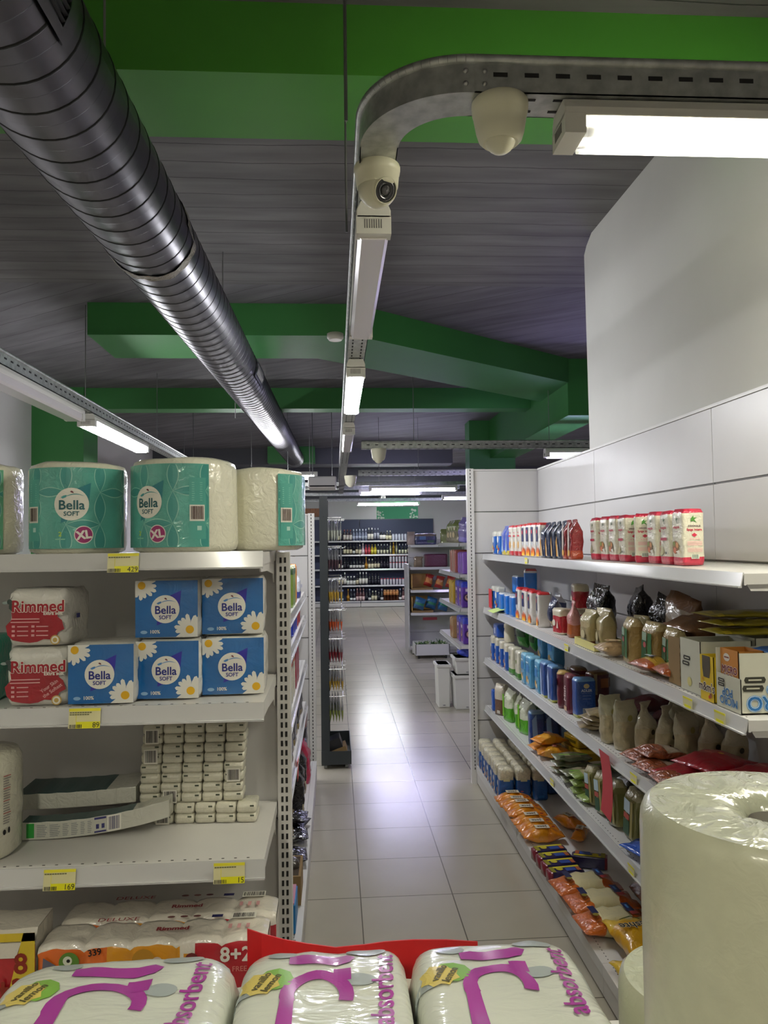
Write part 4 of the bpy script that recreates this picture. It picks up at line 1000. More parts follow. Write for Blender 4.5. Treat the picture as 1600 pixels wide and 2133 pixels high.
# red card strip behind the packs
b = MB(); P0 = [(515, 1935), (545, 1945), (590, 1957), (640, 1966), (700, 1974), (760, 1968), (800, 1962), (860, 1958), (930, 1958), (995, 1962)]
top = [at(px, py, 1.005 + .012 * math.sin(i * .9)) for i, (px, py) in enumerate(P0)]
vs = [p for p in top] + [Vector((p.x, p.y, 1.065)) for p in top] + [p + Vector((0, .002, 0)) for p in top] + [Vector((p.x, p.y + .002, 1.065)) for p in top]; n = len(top)
b.add(vs, [(i, n + i, n + i + 1, i + 1) for i in range(n - 1)] + [(2*n + i, 2*n + i + 1, 3*n + i + 1, 3*n + i) for i in range(n - 1)] + [(i, i + 1, 2*n + i + 1, 2*n + i) for i in range(n - 1)] + [(0, 2*n, 3*n, n), (n-1, 2*n-1, 4*n-1, 3*n-1)], mat('#c2161c', .45))
tag(b.build('red_shelf_strip'), 'wavy red card strip standing behind the foreground towel packs', 'card strip')
# big wrapped rolls
def jumbo(loc, R, H, label, seed, core=.026):
    root = empty('jumbo_paper_roll', loc); b = MB(); M_ = mat('#bfc0a6', .34, bump=.10, bscale=70, coat=.35, vary=.03, vscale=60)
    MT = mat('#c3c6ae', .24, bump=.45, bscale=28, coat=1.0, stretch=(1, 1, 1))
    n = 72
    def rr(a, z): return R + .0012 * noise.noise(Vector((math.cos(a) * 3, math.sin(a) * 3, z * 14 + seed)))
    prof = [(0, 1), (.012, 1), (H * .3, 1), (H * .6, 1), (H - .022, 1), (H - .012, .992), (H - .005, .968), (H, .92)]
    b.surf(lambda u, v: Vector((rr(2*math.pi*u, prof[round(v * 7)][0]) * prof[round(v * 7)][1] * math.cos(2*math.pi*u), rr(2*math.pi*u, prof[round(v * 7)][0]) * prof[round(v * 7)][1] * math.sin(2*math.pi*u), prof[round(v * 7)][0])), n, 7, M_, wrap=True)
    b.build('roll_side', root)
    b = MB(); rings = [.92, .8, .65, .5, .38, core / R * 1.25, core / R, core / R * .96, core / R * .9]
    zs = [0, .0008, .0015, .001, -.001, -.006, -.016, -.05, -.09]
    def ft(u, v):
        k = round(v * 8); a = 2 * math.pi * u; r_ = R * rings[k]; w = .0016 * math.sin(a * 31 + k * 2) + .003 * noise.noise(Vector((math.cos(a) * 5, math.sin(a) * 5, k * .7 + seed)))
        return Vector((r_ * math.cos(a), r_ * math.sin(a), H + zs[k] + (w if 0 < k < 7 else 0)))
    b.surf(ft, n, 8, MT, wrap=True); b.build('roll_end', root)
    b = MB(); b.surf(lambda u, v: Vector(((core - .001) * math.cos(2*math.pi*u), (core - .001) * math.sin(2*math.pi*u), H - .012 - (H - .03) * v)), 32, 2, mat('#8f8b83', .8), wrap=True); b.build('cardboard_core', root)
    tag(root, label, 'paper roll'); return root
jc = Vector((.388, .666, 0))
jumbo((jc.x, jc.y, 1.257), .1175, .208, 'huge wrapped white paper roll at the right foreground', 1)
jumbo((jc.x + .005, jc.y, 1.066), .092, .189, 'wrapped roll directly beneath the huge near roll', 2)
jumbo((.408, .876, 1.066), .088, .136, 'partly hidden wrapped roll peeking out left of the huge roll', 3)
# ------------------------------------------------------------------ packed goods
def deco(b, mp, items, L=None):
    for k, it in enumerate(items):
        h = .0004 + k * .0002; t = it[0]
        if t == 'r': _, x0, x1, y0, y1, c = it; b.rect(x0, x1, y0, y1, c if not isinstance(c, str) else print_(c), mp, h)
        elif t == 'd': _, x, y, r, c = it[:5]; b.disc(x, y, r, c if not isinstance(c, str) else print_(c), mp, h, 18, ry=it[5] if len(it) > 5 else None)
        elif t == 'p': b.poly(it[1], it[2] if not isinstance(it[2], str) else print_(it[2]), mp, h)
        elif t == 't': _, s_, sz, x, y, c = it[:6]; b.text(s_, sz, x, y, c if not isinstance(c, str) else print_(c), mp, h, rot=it[6] if len(it) > 6 else 0, bold=it[7] if len(it) > 7 else sz * .012)
def pk(name, cat, w, d, h, style, base, bands=(), front=(), side=(), seed=0, e=None, wr=.0025, lie=False, n=24, k=14):
    F = lambda c: film(c, .3, 38) if isinstance(c, str) else c
    base = F(base); bands = [(b_[0], b_[1], F(b_[2]), b_[3] if len(b_) > 3 else 'all') for b_ in bands]
    def mf(t, a):
        m = base
        for t0, t1, c, wh in bands:
            if t0 <= t < t1 and (wh == 'all' or (wh == 'front' and is_front(a)) or (wh == 'side' and (a > .88 or a < .12)) or (wh == 'notfront' and not is_front(a))): m = c
        return m
    T = (Matrix.Translation((0, -h / 2, d / 2)) @ Matrix.Rotation(-math.pi / 2, 4, 'X')) if lie else None
    b = MB(); pouch(b, w, d, h, base, style, mf=mf, seed=seed, e=e, wr=wr, T=T, n=n, k=k)
    if not front and not side: return Kind(b.build(name), cat)
    root = empty(name); b.build('pack_body', root)
    tm = (lambda v: T @ v) if T else (lambda v: v)
    if front:
        b = MB(); deco(b, lambda u, v, q: tm(Vector((u, -d / 2 - wr * .6 - q, v))), front); b.build('front_print', root)
    if side:
        b = MB(); deco(b, lambda u, v, q: tm(Vector((w / 2 + wr * .6 + q, u, v))), side); b.build('side_print', root)
    return Kind(root, cat)
A_ = -math.pi / 2
RR = random.Random(11)
def put_row(kd, spots, base, group=None, jit=.05, rz=A_, tail='from the far end', nums=True, start=1):
    for i, s_ in enumerate(spots):
        x, y, z = s_[:3]; r = s_[3] if len(s_) > 3 else 0
        lab = base if not nums else '%s, %s %s' % (base, ORD[start + i], tail)
        kd.put((x, y, z), (0, 0, rz + r + RR.uniform(-jit, jit)), lab, group, scale=RR.uniform(.985, 1.0))
def lin(x0, y0, x1, y1, n, z): return [(x0 + (x1 - x0) * i / max(1, n - 1), y0 + (y1 - y0) * i / max(1, n - 1), z) for i in range(n)]
e_ = .002
# ---- top right shelf
Z = S1 + e_
K = pk('flour_pack', 'flour pack', .085, .06, .155, 'brick', '#1767c4', [(.78, 1.1, '#d9d8cc')], [('d', 0, .10, .022, '#dfe6ea'), ('d', -.02, .05, .014, '#e0b23a'), ('d', .02, .035, .012, '#c9402e'), ('d', .0, .02, .012, '#f0e6c0')], seed=1)
put_row(K, lin(1.12, 5.27, 1.12, 5.12, 2, Z), 'small blue flour pack with white top, top right shelf', 'blue packs at the far end of the top right shelf')
KB = K
K = pk('pasta_bag', 'pasta bag', .085, .06, .19, 'gusset', '#4a62c0', [(0, .16, '#d8c24a')], [('p', [(-.03, .02), (0, .13), (.03, .02)], '#9ab4dc')], seed=2)
put_row(K, lin(1.12, 4.98, 1.12, 4.87, 2, Z), 'violet blue pasta bag with yellow foot, top right shelf')
K = pk('flour_pack', 'flour pack', .085, .07, .185, 'brick', '#e2ddcf', [(0, .14, '#c9303c'), (.92, 1.1, '#c9303c')], [('r', -.03, .03, .115, .125, '#c9404a'), ('d', .0, .065, .022, '#d8a55a'), ('r', -.02, .02, .138, .142, '#c9404a')], seed=3)
put_row(K, lin(1.12, 4.74, 1.12, 4.52, 3, Z), 'white flour pack with red foot, top right shelf')
K = pk('snack_pack', 'snack pack', .082, .07, .188, 'brick', '#e4e0d8', [(.9, 1.1, '#c4262c')], [('r', -.034, .006, .085, .165, '#27315f'), ('t', 'W', .03, -.014, .072, '#dce4ee'), ('p', [(-.036, .005), (-.036, .05), (-.02, .03), (-.005, .06), (.01, .03), (.022, .055), (.036, .03), (.036, .005)], '#e2651f'), ('p', [(-.03, .005), (-.02, .03), (-.005, .012), (.012, .032), (.028, .005)], '#f0c23a'), ('d', -.014, .14, .012, '#c4404a')], seed=4)
put_row(K, lin(1.12, 4.40, 1.12, 4.08, 4, Z), 'navy striped flame print pack on the top right shelf')
KF = K
K = pk('coffee_bag', 'snack bag', .085, .075, .185, 'gusset', '#1d2b4a', [], [('p', [(-.02, .01), (-.03, .08), (-.012, .11), (-.008, .07), (.012, .01)], '#c98f2a'), ('p', [(.002, .008), (-.006, .08), (.01, .05), (.02, .008)], '#b8b0a0')], seed=5, wr=.005)
put_row(K, lin(1.12, 3.99, 1.13, 3.73, 4, Z), 'shiny navy bag with gold streaks on the top right shelf', jit=.12)
K = pk('foil_bag', 'snack bag', .065, .06, .185, 'gusset', '#8f1d24', [(0, .2, '#b8441e')], [('p', [(-.02, .01), (-.012, .15), (.015, .18), (.01, .06)], '#b9aaa0'), ('d', 0, .03, .015, '#d9a13a')], seed=6, wr=.005)
put_row(K, lin(1.12, 3.63, 1.12, 3.54, 2, Z), 'crumpled red foil bag on the top right shelf', jit=.12)
# eight tall white and red packs, front prints of two kinds
WH = '#dedac6'; PKR = '#c92f4c'
FR_A = [('p', [(-.004, .155), (.0, .166), (.004, .158), (.014, .160), (.003, .152), (.006, .138)], '#3c5a34'), ('t', 'integrale', .013, 0, .128, PKR, 0, .0004), ('r', -.012, .012, .113, .1145, '#9a7a90'), ('r', -.008, .008, .107, .1085, '#9a7a90'), ('r', -.026, .026, .084, .094, '#b02a44'), ('p', [(-.03, .03), (-.018, .065), (-.012, .062), (.0, .04), (-.02, .03)], '#b9b48a'), ('d', .02, .04, .005, '#333333')]
FR_B = [('p', [(-.004, .155), (.0, .166), (.004, .158), (.014, .160), (.003, .152), (.006, .138)], '#3c5a34'), ('t', 'integrale', .013, 0, .128, PKR, 0, .0004), ('r', -.012, .012, .113, .1145, '#9a7a90'), ('d', -.008, .060, .022, '#8a5a32'), ('d', .004, .068, .010, '#c58a4e'), ('d', -.018, .072, .009, '#7d8a3c'), ('d', -.012, .050, .010, '#c9744e'), ('p', [(-.005, .046), (.02, .052), (.022, .035)], '#e8e4d8')]
SD = [('p', [(-.010, .158), (-.002, .168), (-.001, .160), (.012, .162), (.0, .155), (.010, .142), (-.002, .150), (-.012, .146)], '#4a8a34'), ('t', 'ORIGINALE', .0085, 0, .132, '#5a3a44', 0, .0002), ('t', 'Spiga intera', .0115, 0, .119, PKR, 0, .0003), ('p', [(-.010, .102), (0, .109), (.010, .102), (0, .095)], PKR)] + [('r', -.016 + i * .009, -.010 + i * .009, .086, .091, '#e0b8b0') for i in range(4)] + [('r', -.026, .026, .078 - i * .0035, .0795 - i * .0035, '#dd98a0') for i in range(4)] + [('r', -.026, .026, .056 - i * .0035, .0575 - i * .0035, '#e0a8a8') for i in range(4)] + [('r', -.014, .014, .022, .037, '#dfe6d8')] + [('r', -.011 + i * .0045, -.009 + i * .0045, .024, .036, '#36503a') for i in range(5)]
KA = pk('grain_pack', 'grain pack', .084, .078, .188, 'brick', WH, [(0, .14, PKR), (.93, 1.1, PKR)], FR_A, SD, seed=7, e=7, wr=.003)
KC = pk('grain_pack', 'grain pack', .084, .078, .190, 'brick', WH, [(0, .13, PKR), (.93, 1.1, PKR)], FR_B, SD, seed=8, e=7, wr=.003)
ys = [3.43, 3.31, 3.20, 3.08, 2.93, 2.79, 2.675, 2.562]
for i, y in enumerate(ys):
    (KC if i in (1, 2, 5, 7) else KA).put((1.205 - (.006 if i == 7 else 0) + RR.uniform(-.004, .004), y, Z), (0, 0, A_ + (-.35 if i == 4 else 0) + RR.uniform(-.04, .04)),
        ('nearest white and red grain pack, its back print facing out' if i == 7 else 'white and red grain pack, %s from the far end of its row' % ORD[i + 1]), 'white and red grain packs on the top right shelf', scale=1.0)
# ---- second right shelf
Z = S2 + e_
put_row(KB, [(1.11, 5.3, Z), (1.11, 5.17, Z)], 'white-topped blue flour pack, second right shelf', 'blue flour packs at the far end of the second right shelf', nums=True)
K = pk('sugar_pack', 'sugar pack', .09, .07, .125, 'brick', '#1272d2', [(.9, 1.1, '#cfd6dc')], [('r', -.004, .004, .01, .11, '#5aa2e6')], seed=9)
put_row(K, lin(1.11, 5.03, 1.11, 4.72, 3, Z), 'plain bright blue pack on the second right shelf')
K.put((1.22, 5.10, Z + .118), (0, .0, A_ + .3), 'plain bright blue pack lying above the row, second right shelf', scale=.9)
K.put((1.22, 5.0, Z), (0, 0, A_), 'plain blue pack in the back row supporting the others', scale=.95)
K2 = pk('cereal_carton', 'carton', .13, .08, .17, 'brick', '#1a78d0', [(.86, 1.1, '#e4e4e0'), (.94, 1.1, '#c0504a', 'notfront')], seed=10, e=9, wr=.001)
K2.put((1.22, 4.78, Z + .118), (0, 0, A_ - .25), 'tall blue and white carton stacked behind the blue packs')
K.put((1.22, 4.78, Z), (0, 0, A_), 'plain blue pack hidden beneath the tall blue and white carton', scale=(1.2, 1, .94))
put_row(KF, [(1.115, 4.56, Z, .05), (1.115, 4.40, Z), (1.115, 4.27, Z), (1.12, 4.12, Z, -.1)], 'white and navy flame pack on the second right shelf')
put_row(pk('snack_bag', 'snack bag', .10, .07, .17, 'gusset', '#3a4a74', [(.7, 1.1, '#c9ccd2')], [], seed=12, wr=.006), [(1.24, 4.45, Z), (1.24, 4.25, Z)], 'grey and navy foil bag behind the flame packs')
K = pk('coffee_bag', 'snack bag', .09, .07, .16, 'pillow', '#1f2a4c', [(0, .3, '#9a7a3a')], [], seed=13, wr=.006); K.put((1.13, 3.97, Z), (0, .25, A_), 'leaning navy foil bag beside the last flame pack')
K = pk('rice_pack', 'rice pack', .10, .08, .125, 'brick', '#dcd3b8', [(.08, .70, '#b5202c')], [('d', -.015, .055, .016, '#e0d8c4'), ('p', [(.01, .03), (.02, .07), (.03, .03)], '#e0c8b8')], seed=14, wr=.004, e=4)
K.put((1.13, 3.80, Z), (0, 0, A_ + .2), 'cream and red pack standing on the second right shelf'); K.put((1.24, 3.86, Z), (0, 0, A_), 'cream and red pack at the back, under the raised one')
K.put((1.22, 3.80, Z + .12), (0, 0, A_ - .15), 'cream and red pack raised above its twin')
K = pk('pink_bag', 'snack bag', .07, .06, .17, 'neck', film('#c98a84', .4), [(0, .35, '#b6602a')], [], seed=15, wr=.006); K.put((1.14, 3.66, Z), (0, .1, A_), 'pinkish translucent bag beside the cream and red packs')
BK = film('#101014', .6, 30, rough=.15)
K = pk('black_bag', 'snack bag', .15, .09, .25, 'gusset', BK, [(0, .12, film('#8a6a2a', .5), 'front')], [('d', -.03 + .02 * i, .06 + .03 * ((i * 3) % 5), .006, '#cfcfd6') for i in range(4)], seed=16, wr=.012)
K.put((1.24, 3.56, Z), (.0, .08, A_ + .1), 'tall shiny black foil bag with pale flecks'); K.put((1.33, 3.30, Z), (0, -.1, A_ - .2), 'black foil bag further back by the wall panel')
K.put((1.32, 3.10, Z), (0, .3, A_ + .2), 'black foil bag corner poking up behind the tan bags', scale=(.8, .8, .9))
# tray of tan bags
root = empty('display_tray', (1.145, 3.30, Z)); b = MB(); CY_ = mat('#d8cf84', .6)
b.box(-.07, .09, -.13, .13, 0, .003, CY_); b.box(-.073, -.070, -.13, .13, 0, .032, CY_); b.box(.09, .093, -.13, .13, 0, .032, CY_); b.build('tray', root)
for y in (-.133, .13):
    b = MB(); b.box(-.073, .093, y, y + .003, 0, .032, CY_); b.build('side_wall', root)
tag(root, 'low pale yellow display tray holding the tan bags', 'tray')
TAN = film('#b9a878', .3, 30)
K = pk('tan_bag', 'coffee bag', .105, .07, .155, 'gusset', TAN, [(0, .12, '#6a3e30'), (.62, 1.1, '#b7ab7c')], [('d', -.008, .050, .022, '#a89a78'), ('d', -.008, .050, .017, '#cfc49a'), ('r', -.03, .028, .018, .03, '#8d8a7a'), ('r', -.03, .03, .075, .0775, '#8d8160')], seed=17, wr=.006)
for x, y, r, l in ((1.12, 3.34, .15, 'far'), (1.145, 3.225, -.1, 'near'), (1.20, 3.40, .3, 'rear')): K.put((x, y, Z + .004), (0, 0, A_ + r), 'tan paper bag with round label in the yellow tray, %s one of three' % l, 'tan bags in the yellow tray')
K.put((1.24, 3.08, Z), (0, 0, A_ + .2), 'tan paper bag standing outside the tray by the green bags')
K = pk('noodle_bag', 'pasta bag', .12, .055, .12, 'pillow', film('#bfa27a', .6, 25), [], [('d', 0, .06, .032, '#d8c49c'), ('d', 0, .06, .024, '#b88a58'), ('d', 0, .06, .014, '#e0cfa8')], seed=18, wr=.008, lie=True)
K.put((1.10, 3.03, Z), (0, 0, A_), 'clear bag of round pasta nests beside the yellow tray')
GB = [('r', -.035, .0, .02, .10, '#2c5a30'), ('r', .008, .035, .02, .13, '#2e6a34'), ('r', -.03, .0, .10, .13, '#9cb6a0'), ('d', -.012, .085, .01, '#c05a5a')]
K = pk('pasta_bag', 'pasta bag', .105, .065, .165, 'fold', film('#a58a52', .5, 30), [(.84, 1.1, film('#c9b684', .6, 30))], GB, seed=19, wr=.006)
K.put((1.12, 2.86, Z), (0, .06, A_ - .1), 'far clear pasta bag with dark green labels on the second right shelf'); K.put((1.135, 2.70, Z), (0, .06, A_ + .1), 'near clear pasta bag with dark green labels beside the cardboard flap')
K.put((1.16, 2.60, Z), (0, .1, A_), 'brownish clear pasta bag wedged against the carton', scale=.92)
K = pk('candy_bag', 'snack bag', .13, .05, .12, 'pillow', film('#a8501c', .7, 30), [(.3, .7, film('#caa03a', .6, 30))], [('r', -.04, .0, .05, .075, '#dfe0ec'), ('r', .0, .02, .04, .06, '#2a2a5a')], seed=20, wr=.008, lie=True)
K.put((1.10, 2.64, Z), (0, 0, A_ + .15), 'orange foil bag lying in front of the cardboard flap'); K.put((1.12, 2.51, Z), (0, 0, A_ - .1), 'orange foil bag half under the carton corner')
K = pk('bread_bag', 'bread bag', .20, .10, .20, 'pillow', film('#7a5230', .5, 18), [(.15, .8, film('#a99880', .5, 18), 'front')], seed=21, wr=.012)
K.put((1.33, 2.92, Z + .03), (0, .2, A_ + .15), 'brown and white bag leaning high against the wall panel')
b_ = pk('bread_bag', 'bread bag', .20, .09, .26, 'pillow', film('#8a6240', .5, 18, vary=.25), seed=22, wr=.012, lie=True)
b_.put((1.31, 2.68, Z + .10), (0, 0, A_ + .2), 'brown bread bag on top of the pile at the back'); b_.put((1.28, 2.80, Z), (0, 0, A_), 'brown bread bag at the bottom of the back pile'); b_.put((1.33, 2.56, Z), (0, 0, A_ + .1), 'brown bread bag low beside the cartons')
K = pk('red_bag', 'snack bag', .10, .05, .12, 'pillow', film('#6e1c24', .5, 18), seed=23, wr=.012); K.put((1.39, 3.03, Z + .09), (0, .3, A_), 'dark red bag tip showing behind the tan bags')
# cartons at the near end
CW = mat('#c6c5b4', .65, vary=.04, vscale=6); CIN = mat('#a9aa9c', .7)
def carton(loc, dx, dy, h, label, mats=(CW, CW), flap=None, cut=None, front=(), end=(), rz=0.0, name='display_carton', t=.003, hf=None, front_mat=None):
    """open-topped box; local -x is the aisle face, -y faces the viewer. hf: height of the aisle face"""
    root = empty(name, loc, rz); hf = hf or h; m, mi = mats; fm = front_mat or m
    b = MB(); b.box(0, dx, 0, dy, 0, t, m); b.box(0, dx, 0, t, 0, h, m); b.box(0, dx, dy - t, dy, 0, h, m); b.box(dx - t, dx, 0, dy, 0, h, m)
    if cut:
        (y0, y1, zc) = cut; b.box(-.0002, t, 0, dy, 0, zc, fm); b.box(-.0002, t, 0, y0, zc, hf, fm); b.box(-.0002, t, y1, dy, zc, hf, fm)
    else: b.box(-.0002, t, 0, dy, 0, hf, fm)
    b.build('carton_body', root)
    if front:
        b = MB(); deco(b, lambda u, v, q: Vector((-.0006 - q, dy - u, v)), front); b.build('front_print', root)
    if end:
        b = MB(); deco(b, lambda u, v, q: Vector((u, -.0004 - q, v)), end); b.build('end_print', root)
    tag(root, label, 'carton'); return root
def badge(x, y, s_): return [('p', [(x - .03*s_, y), (x - .026*s_, y + .008*s_), (x + .026*s_, y + .008*s_), (x + .03*s_, y), (x + .026*s_, y - .008*s_), (x - .026*s_, y - .008*s_)], '#38372f'), ('r', x - .018*s_, x + .018*s_, y - .002*s_, y + .002*s_, '#c9c8b4')]
BLUEP = '#2f6fae'
# rear white carton with a torn cardboard flap
carton((1.075, 2.235, Z), .16, .13, .158, 'white open display carton behind the yellow candy box', (CW, CIN), hf=.158, front=badge(.045, .10, .8) + badge(.038, .083, .8) + [('d', .06, .03, .014, '#d8cf8a')])
b = MB(); P = [(0, 0), (0, .150)] + [(.003 * (1 if i % 2 else -1) + .085, .150 - i * .0125) for i in range(13)]
b.poly(P, CARD, lambda u, v, q: Vector((.0, -u, v)), 0); b.poly(P[::-1], CARD, lambda u, v, q: Vector((.003, -u, v)), 0); tag(b.build('cardboard_flap', loc=(1.082, 2.47, Z)), 'upright brown cardboard flap left of the white carton', 'cardboard')
# yellow candy box
YC_ = mat('#d9b81c', .5)
fr = [('p', [(.014, .092), (.014, .128), (.062, .128), (.062, .092), (.056, .066), (.020, .066)], '#4d4436'), ('t', 'm&m\'s', .034, .038, .040, '#e9e4d4', 0, .0028), ('t', 'm&m\'s', .034, .038, .040, '#40261a', 0, .0006), ('d', .062, .018, .007, '#8a4a34'), ('d', .054, .013, .005, '#c8452e'), ('d', .018, .060, .005, '#c98a2a')]
carton((1.062, 2.13, Z), .06, .078, .128, 'yellow candy display box with dark cut-out window', (YC_, YC_), front=fr)
# popcorn cartons
OR_ = mat('#c98432', .5); 
carton((1.072, 2.012, Z + .006), .072, .094, .155, 'orange popcorn box standing in the near white carton', (OR_, OR_), front=[('d', .035, .132, .017, '#dfd9cf', .011), ('r', .022, .048, .130, .134, '#8a4a3a'), ('t', 'MICRO', .026, .050, .100, '#e6d8cc', 0, .0025), ('t', 'POP', .028, .044, .076, '#e6d8cc', 0, .0025), ('t', 'MICRO', .026, .050, .100, '#7a1f33', 0, .0008), ('t', 'POP', .028, .044, .076, '#7a1f33', 0, .0008), ('p', [(.01, .02), (.09, .02), (.09, .04), (.05, .05), (.01, .055)], '#cfc7ae'), ('d', .07, .052, .014, '#55503f', .006)])
bx_ = MB(); 
carton((1.062, 1.985, Z), .34, .128, .160, 'near white popcorn carton with upside-down blue lettering', (CW, CIN), hf=.092,
       front=[('t', 'MICRO', .030, .066, .022, '#dbe6ee', math.pi, .002), ('t', 'POP', .030, .062, .046, '#dbe6ee', math.pi, .002), ('t', 'MICRO', .030, .066, .022, BLUEP, math.pi, .0007), ('t', 'POP', .030, .062, .046, BLUEP, math.pi, .0007)] + badge(.030, .075, .6) + badge(.03, .063, .6),
       end=badge(.040, .090, 1.0) + badge(.034, .068, 1.0) + [('t', 'MICRO', .052, .098, .028, '#5aa0d8', math.pi, .0040), ('t', 'POP', .052, .120, .072, '#5aa0d8', math.pi, .0040), ('t', 'MICRO', .052, .098, .028, '#e4ebee', math.pi, .0025), ('t', 'POP', .052, .120, .072, '#e4ebee', math.pi, .0025), ('t', 'MICRO', .052, .098, .028, BLUEP, math.pi, .0012), ('t', 'POP', .052, .120, .072, BLUEP, math.pi, .0012)])
K = pk('blue_bag', 'snack bag', .10, .04, .22, 'pillow', film('#1667b4', .5, 25), [(.4, .6, '#bcd4e8', 'front')], seed=24, wr=.008, lie=True); K.put((1.262, 2.05, Z + .130), (0, 0, A_), 'blue foil bag lying in the near white carton')
K.put((1.262, 2.05, Z + .088), (0, 0, A_), 'blue foil bag under the other in the near white carton')
K = pk('yellow_bag', 'snack bag', .14, .022, .30, 'pillow', film('#a89a24', .35, 20), [(.05, .12, '#d8c63a')], seed=25, wr=.006, lie=True)
carton((1.245, 2.235, Z), .17, .24, .165, 'plain white carton at the back under the yellow bags')
for i, (x, y) in enumerate(((1.285, 2.30), (1.30, 2.33), (1.295, 2.37))): K.put((x, y, Z + .167 + i * .023), (0, 0, A_ + (-.04, .05, 0)[i]), 'flat yellow bag, %s of the stack behind the cartons' % ('bottom', 'middle', 'top')[i], 'flat yellow bags behind the cartons')

# ---- third right shelf
Z = S3 + e_
K = pk('flour_pack', 'flour pack', .085, .065, .165, 'brick', '#1a58b4', [(.70, 1.1, '#ded8c2')], [('d', 0, .105, .014, '#dfe6ea'), ('d', -.018, .05, .013, '#c98a4a'), ('d', .016, .035, .012, '#e6dfc8'), ('d', .0, .02, .012, '#a8543a')], seed=31)
put_row(K, lin(1.10, 5.30, 1.10, 4.88, 4, Z), 'blue and white flour pack on the third right shelf')
K3 = K
K2 = pk('blue_box', 'carton', .14, .10, .085, 'brick', '#1451b4', [], [('r', -.02, .01, .02, .06, '#c8ccd2')], seed=32, e=9, wr=.001); K2.put((1.13, 5.22, Z + .168), (0, 0, A_), 'small blue box stacked on the far flour packs')
b = MB(); b.lathe([(.03, 0), (.034, .01), (.034, .06), (.030, .085), (.034, .09), (.034, .11), (.028, .118), (.001, .12)], mat('#dcd6c0', .4), 20); tag(b.build('white_jar', loc=(1.115, 4.94, Z + .168)), 'small cream jar standing on the blue flour packs', 'jar')
K = pk('oat_pack', 'flour pack', .09, .07, .165, 'brick', '#dfdac4', [(0, .2, '#4f8f3a')], [('d', 0, .10, .012, '#7a8a4a'), ('p', [(-.03, .01), (-.01, .04), (.02, .01)], '#3f8a3a'), ('r', -.006, .006, .12, .15, '#a8a890')], seed=33)
put_row(K, lin(1.10, 4.72, 1.10, 4.55, 2, Z), 'cream pack with green foot on the third right shelf')
GRB = film('#2f8a2c', .5, 30)
K = pk('green_bag', 'snack bag', .12, .08, .15, 'pillow', GRB, [(.4, .7, '#1c4a20', 'front')], seed=34, wr=.012)
K.put((1.15, 4.70, Z + .166), (0, 0, A_ + .2), 'bright green foil bag on the cream packs'); K.put((1.17, 4.52, Z + .166), (0, .2, A_ - .1), 'second green foil bag leaning by the light blue stack', scale=.8); K.put((1.22, 4.55, Z), (0, 0, A_), 'green foil bag low at the back of the third shelf')
K = pk('light_blue_pack', 'flour pack', .10, .07, .175, 'brick', '#5ba4cf', [(.93, 1.1, '#8cc4dc')], [('r', -.03, .03, .085, .125, '#3f86c4'), ('d', -.01, .045, .018, '#c9a05a'), ('d', .014, .035, .013, '#e4dcc0'), ('r', -.02, .02, .135, .142, '#cfe6f0')], seed=35)
put_row(K, [(1.10, 4.40, Z), (1.10, 4.28, Z), (1.11, 4.13, Z)], 'light blue pack in the row on the third right shelf')
K.put((1.19, 4.36, Z + .13), (0, 0, A_), 'raised light blue pack, far one of two stacked', scale=.98); K.put((1.20, 4.18, Z + .13), (0, 0, A_ + .1), 'raised light blue pack, near one of two stacked', scale=.98)
for y, l in ((4.36, 'far'), (4.18, 'near')): K.put((1.205, y, Z), (0, 0, A_), 'light blue pack at the back holding up the %s stacked one' % l, scale=(1, 1, .73))
K2 = pk('light_blue_pack', 'flour pack', .12, .08, .06, 'brick', '#4f95a8', [], [], seed=36, wr=.004); K2.put((1.29, 4.10, Z), (0, 0, A_), 'flat teal pack lying at the back of the third shelf'); K2.put((1.27, 4.0, Z + .061), (0, 0, A_ + .3), 'second flat teal pack lying on the other')
ADL = [('d', 0, .145, .014, '#c9b98a', .011), ('t', 'ADLER', .017, 0, .125, '#cfd6e4', 0, .0004), ('r', -.024, .024, .112, .113, '#93a4cc'), ('r', -.02, .02, .100, .1015, '#93a4cc'), ('r', -.02, .02, .086, .0875, '#93a4cc'), ('r', -.020, .020, .020, .045, '#c9cdd2')] + [('r', -.017 + i * .006, -.014 + i * .006, .022, .043, '#3a3f52') for i in range(6)]
K = pk('blue_pack', 'flour pack', .095, .07, .185, 'brick', '#27509c', [(.9, 1.1, '#6f9cc8'), (0, .06, '#b5b84a')], [('p', [(-.02, .01), (-.03, .12), (-.01, .16), (.004, .10), (.006, .01)], '#9cb0d8')], seed=37)
KBL = pk('blue_pack', 'flour pack', .095, .07, .178, 'brick', '#27509c', [(.93, 1.1, '#6f9cc8'), (0, .06, '#b5b84a')], ADL, ADL, seed=38)
put_row(K, [(1.11, 4.02, Z), (1.115, 3.90, Z)], 'royal blue pack with pale streak on the third right shelf')
M1 = film('#6b1e33', .25, 30)
K = pk('maroon_pack', 'coffee pack', .09, .075, .175, 'brick', M1, [(.93, 1.1, '#c9a860')], [('r', -.02, .036, .105, .14, '#b5683a'), ('p', [(-.045, .02), (-.03, .03), (-.03, .1), (-.045, .11)], '#c98a5a')], seed=39, e=3)
K.put((1.12, 3.76, Z), (0, 0, A_ - .3), 'maroon pack with orange label left of the lettered one')
K = pk('maroon_pack', 'coffee pack', .085, .07, .18, 'brick', M1, [(.95, 1.1, '#8a4a50')], [('t', 'Mish', .040, -.004, .090, '#e0c8c8', math.pi / 2, .001), ('r', -.02, .02, .01, .03, '#c9a888')], seed=40, e=4)
K.put((1.12, 3.635, Z), (0, 0, A_), 'maroon pack with white upright lettering on the third right shelf')
KBL.put((1.145, 3.545, Z), (0, 0, .05), 'blue pack with barcode turned toward the viewer on the third right shelf')
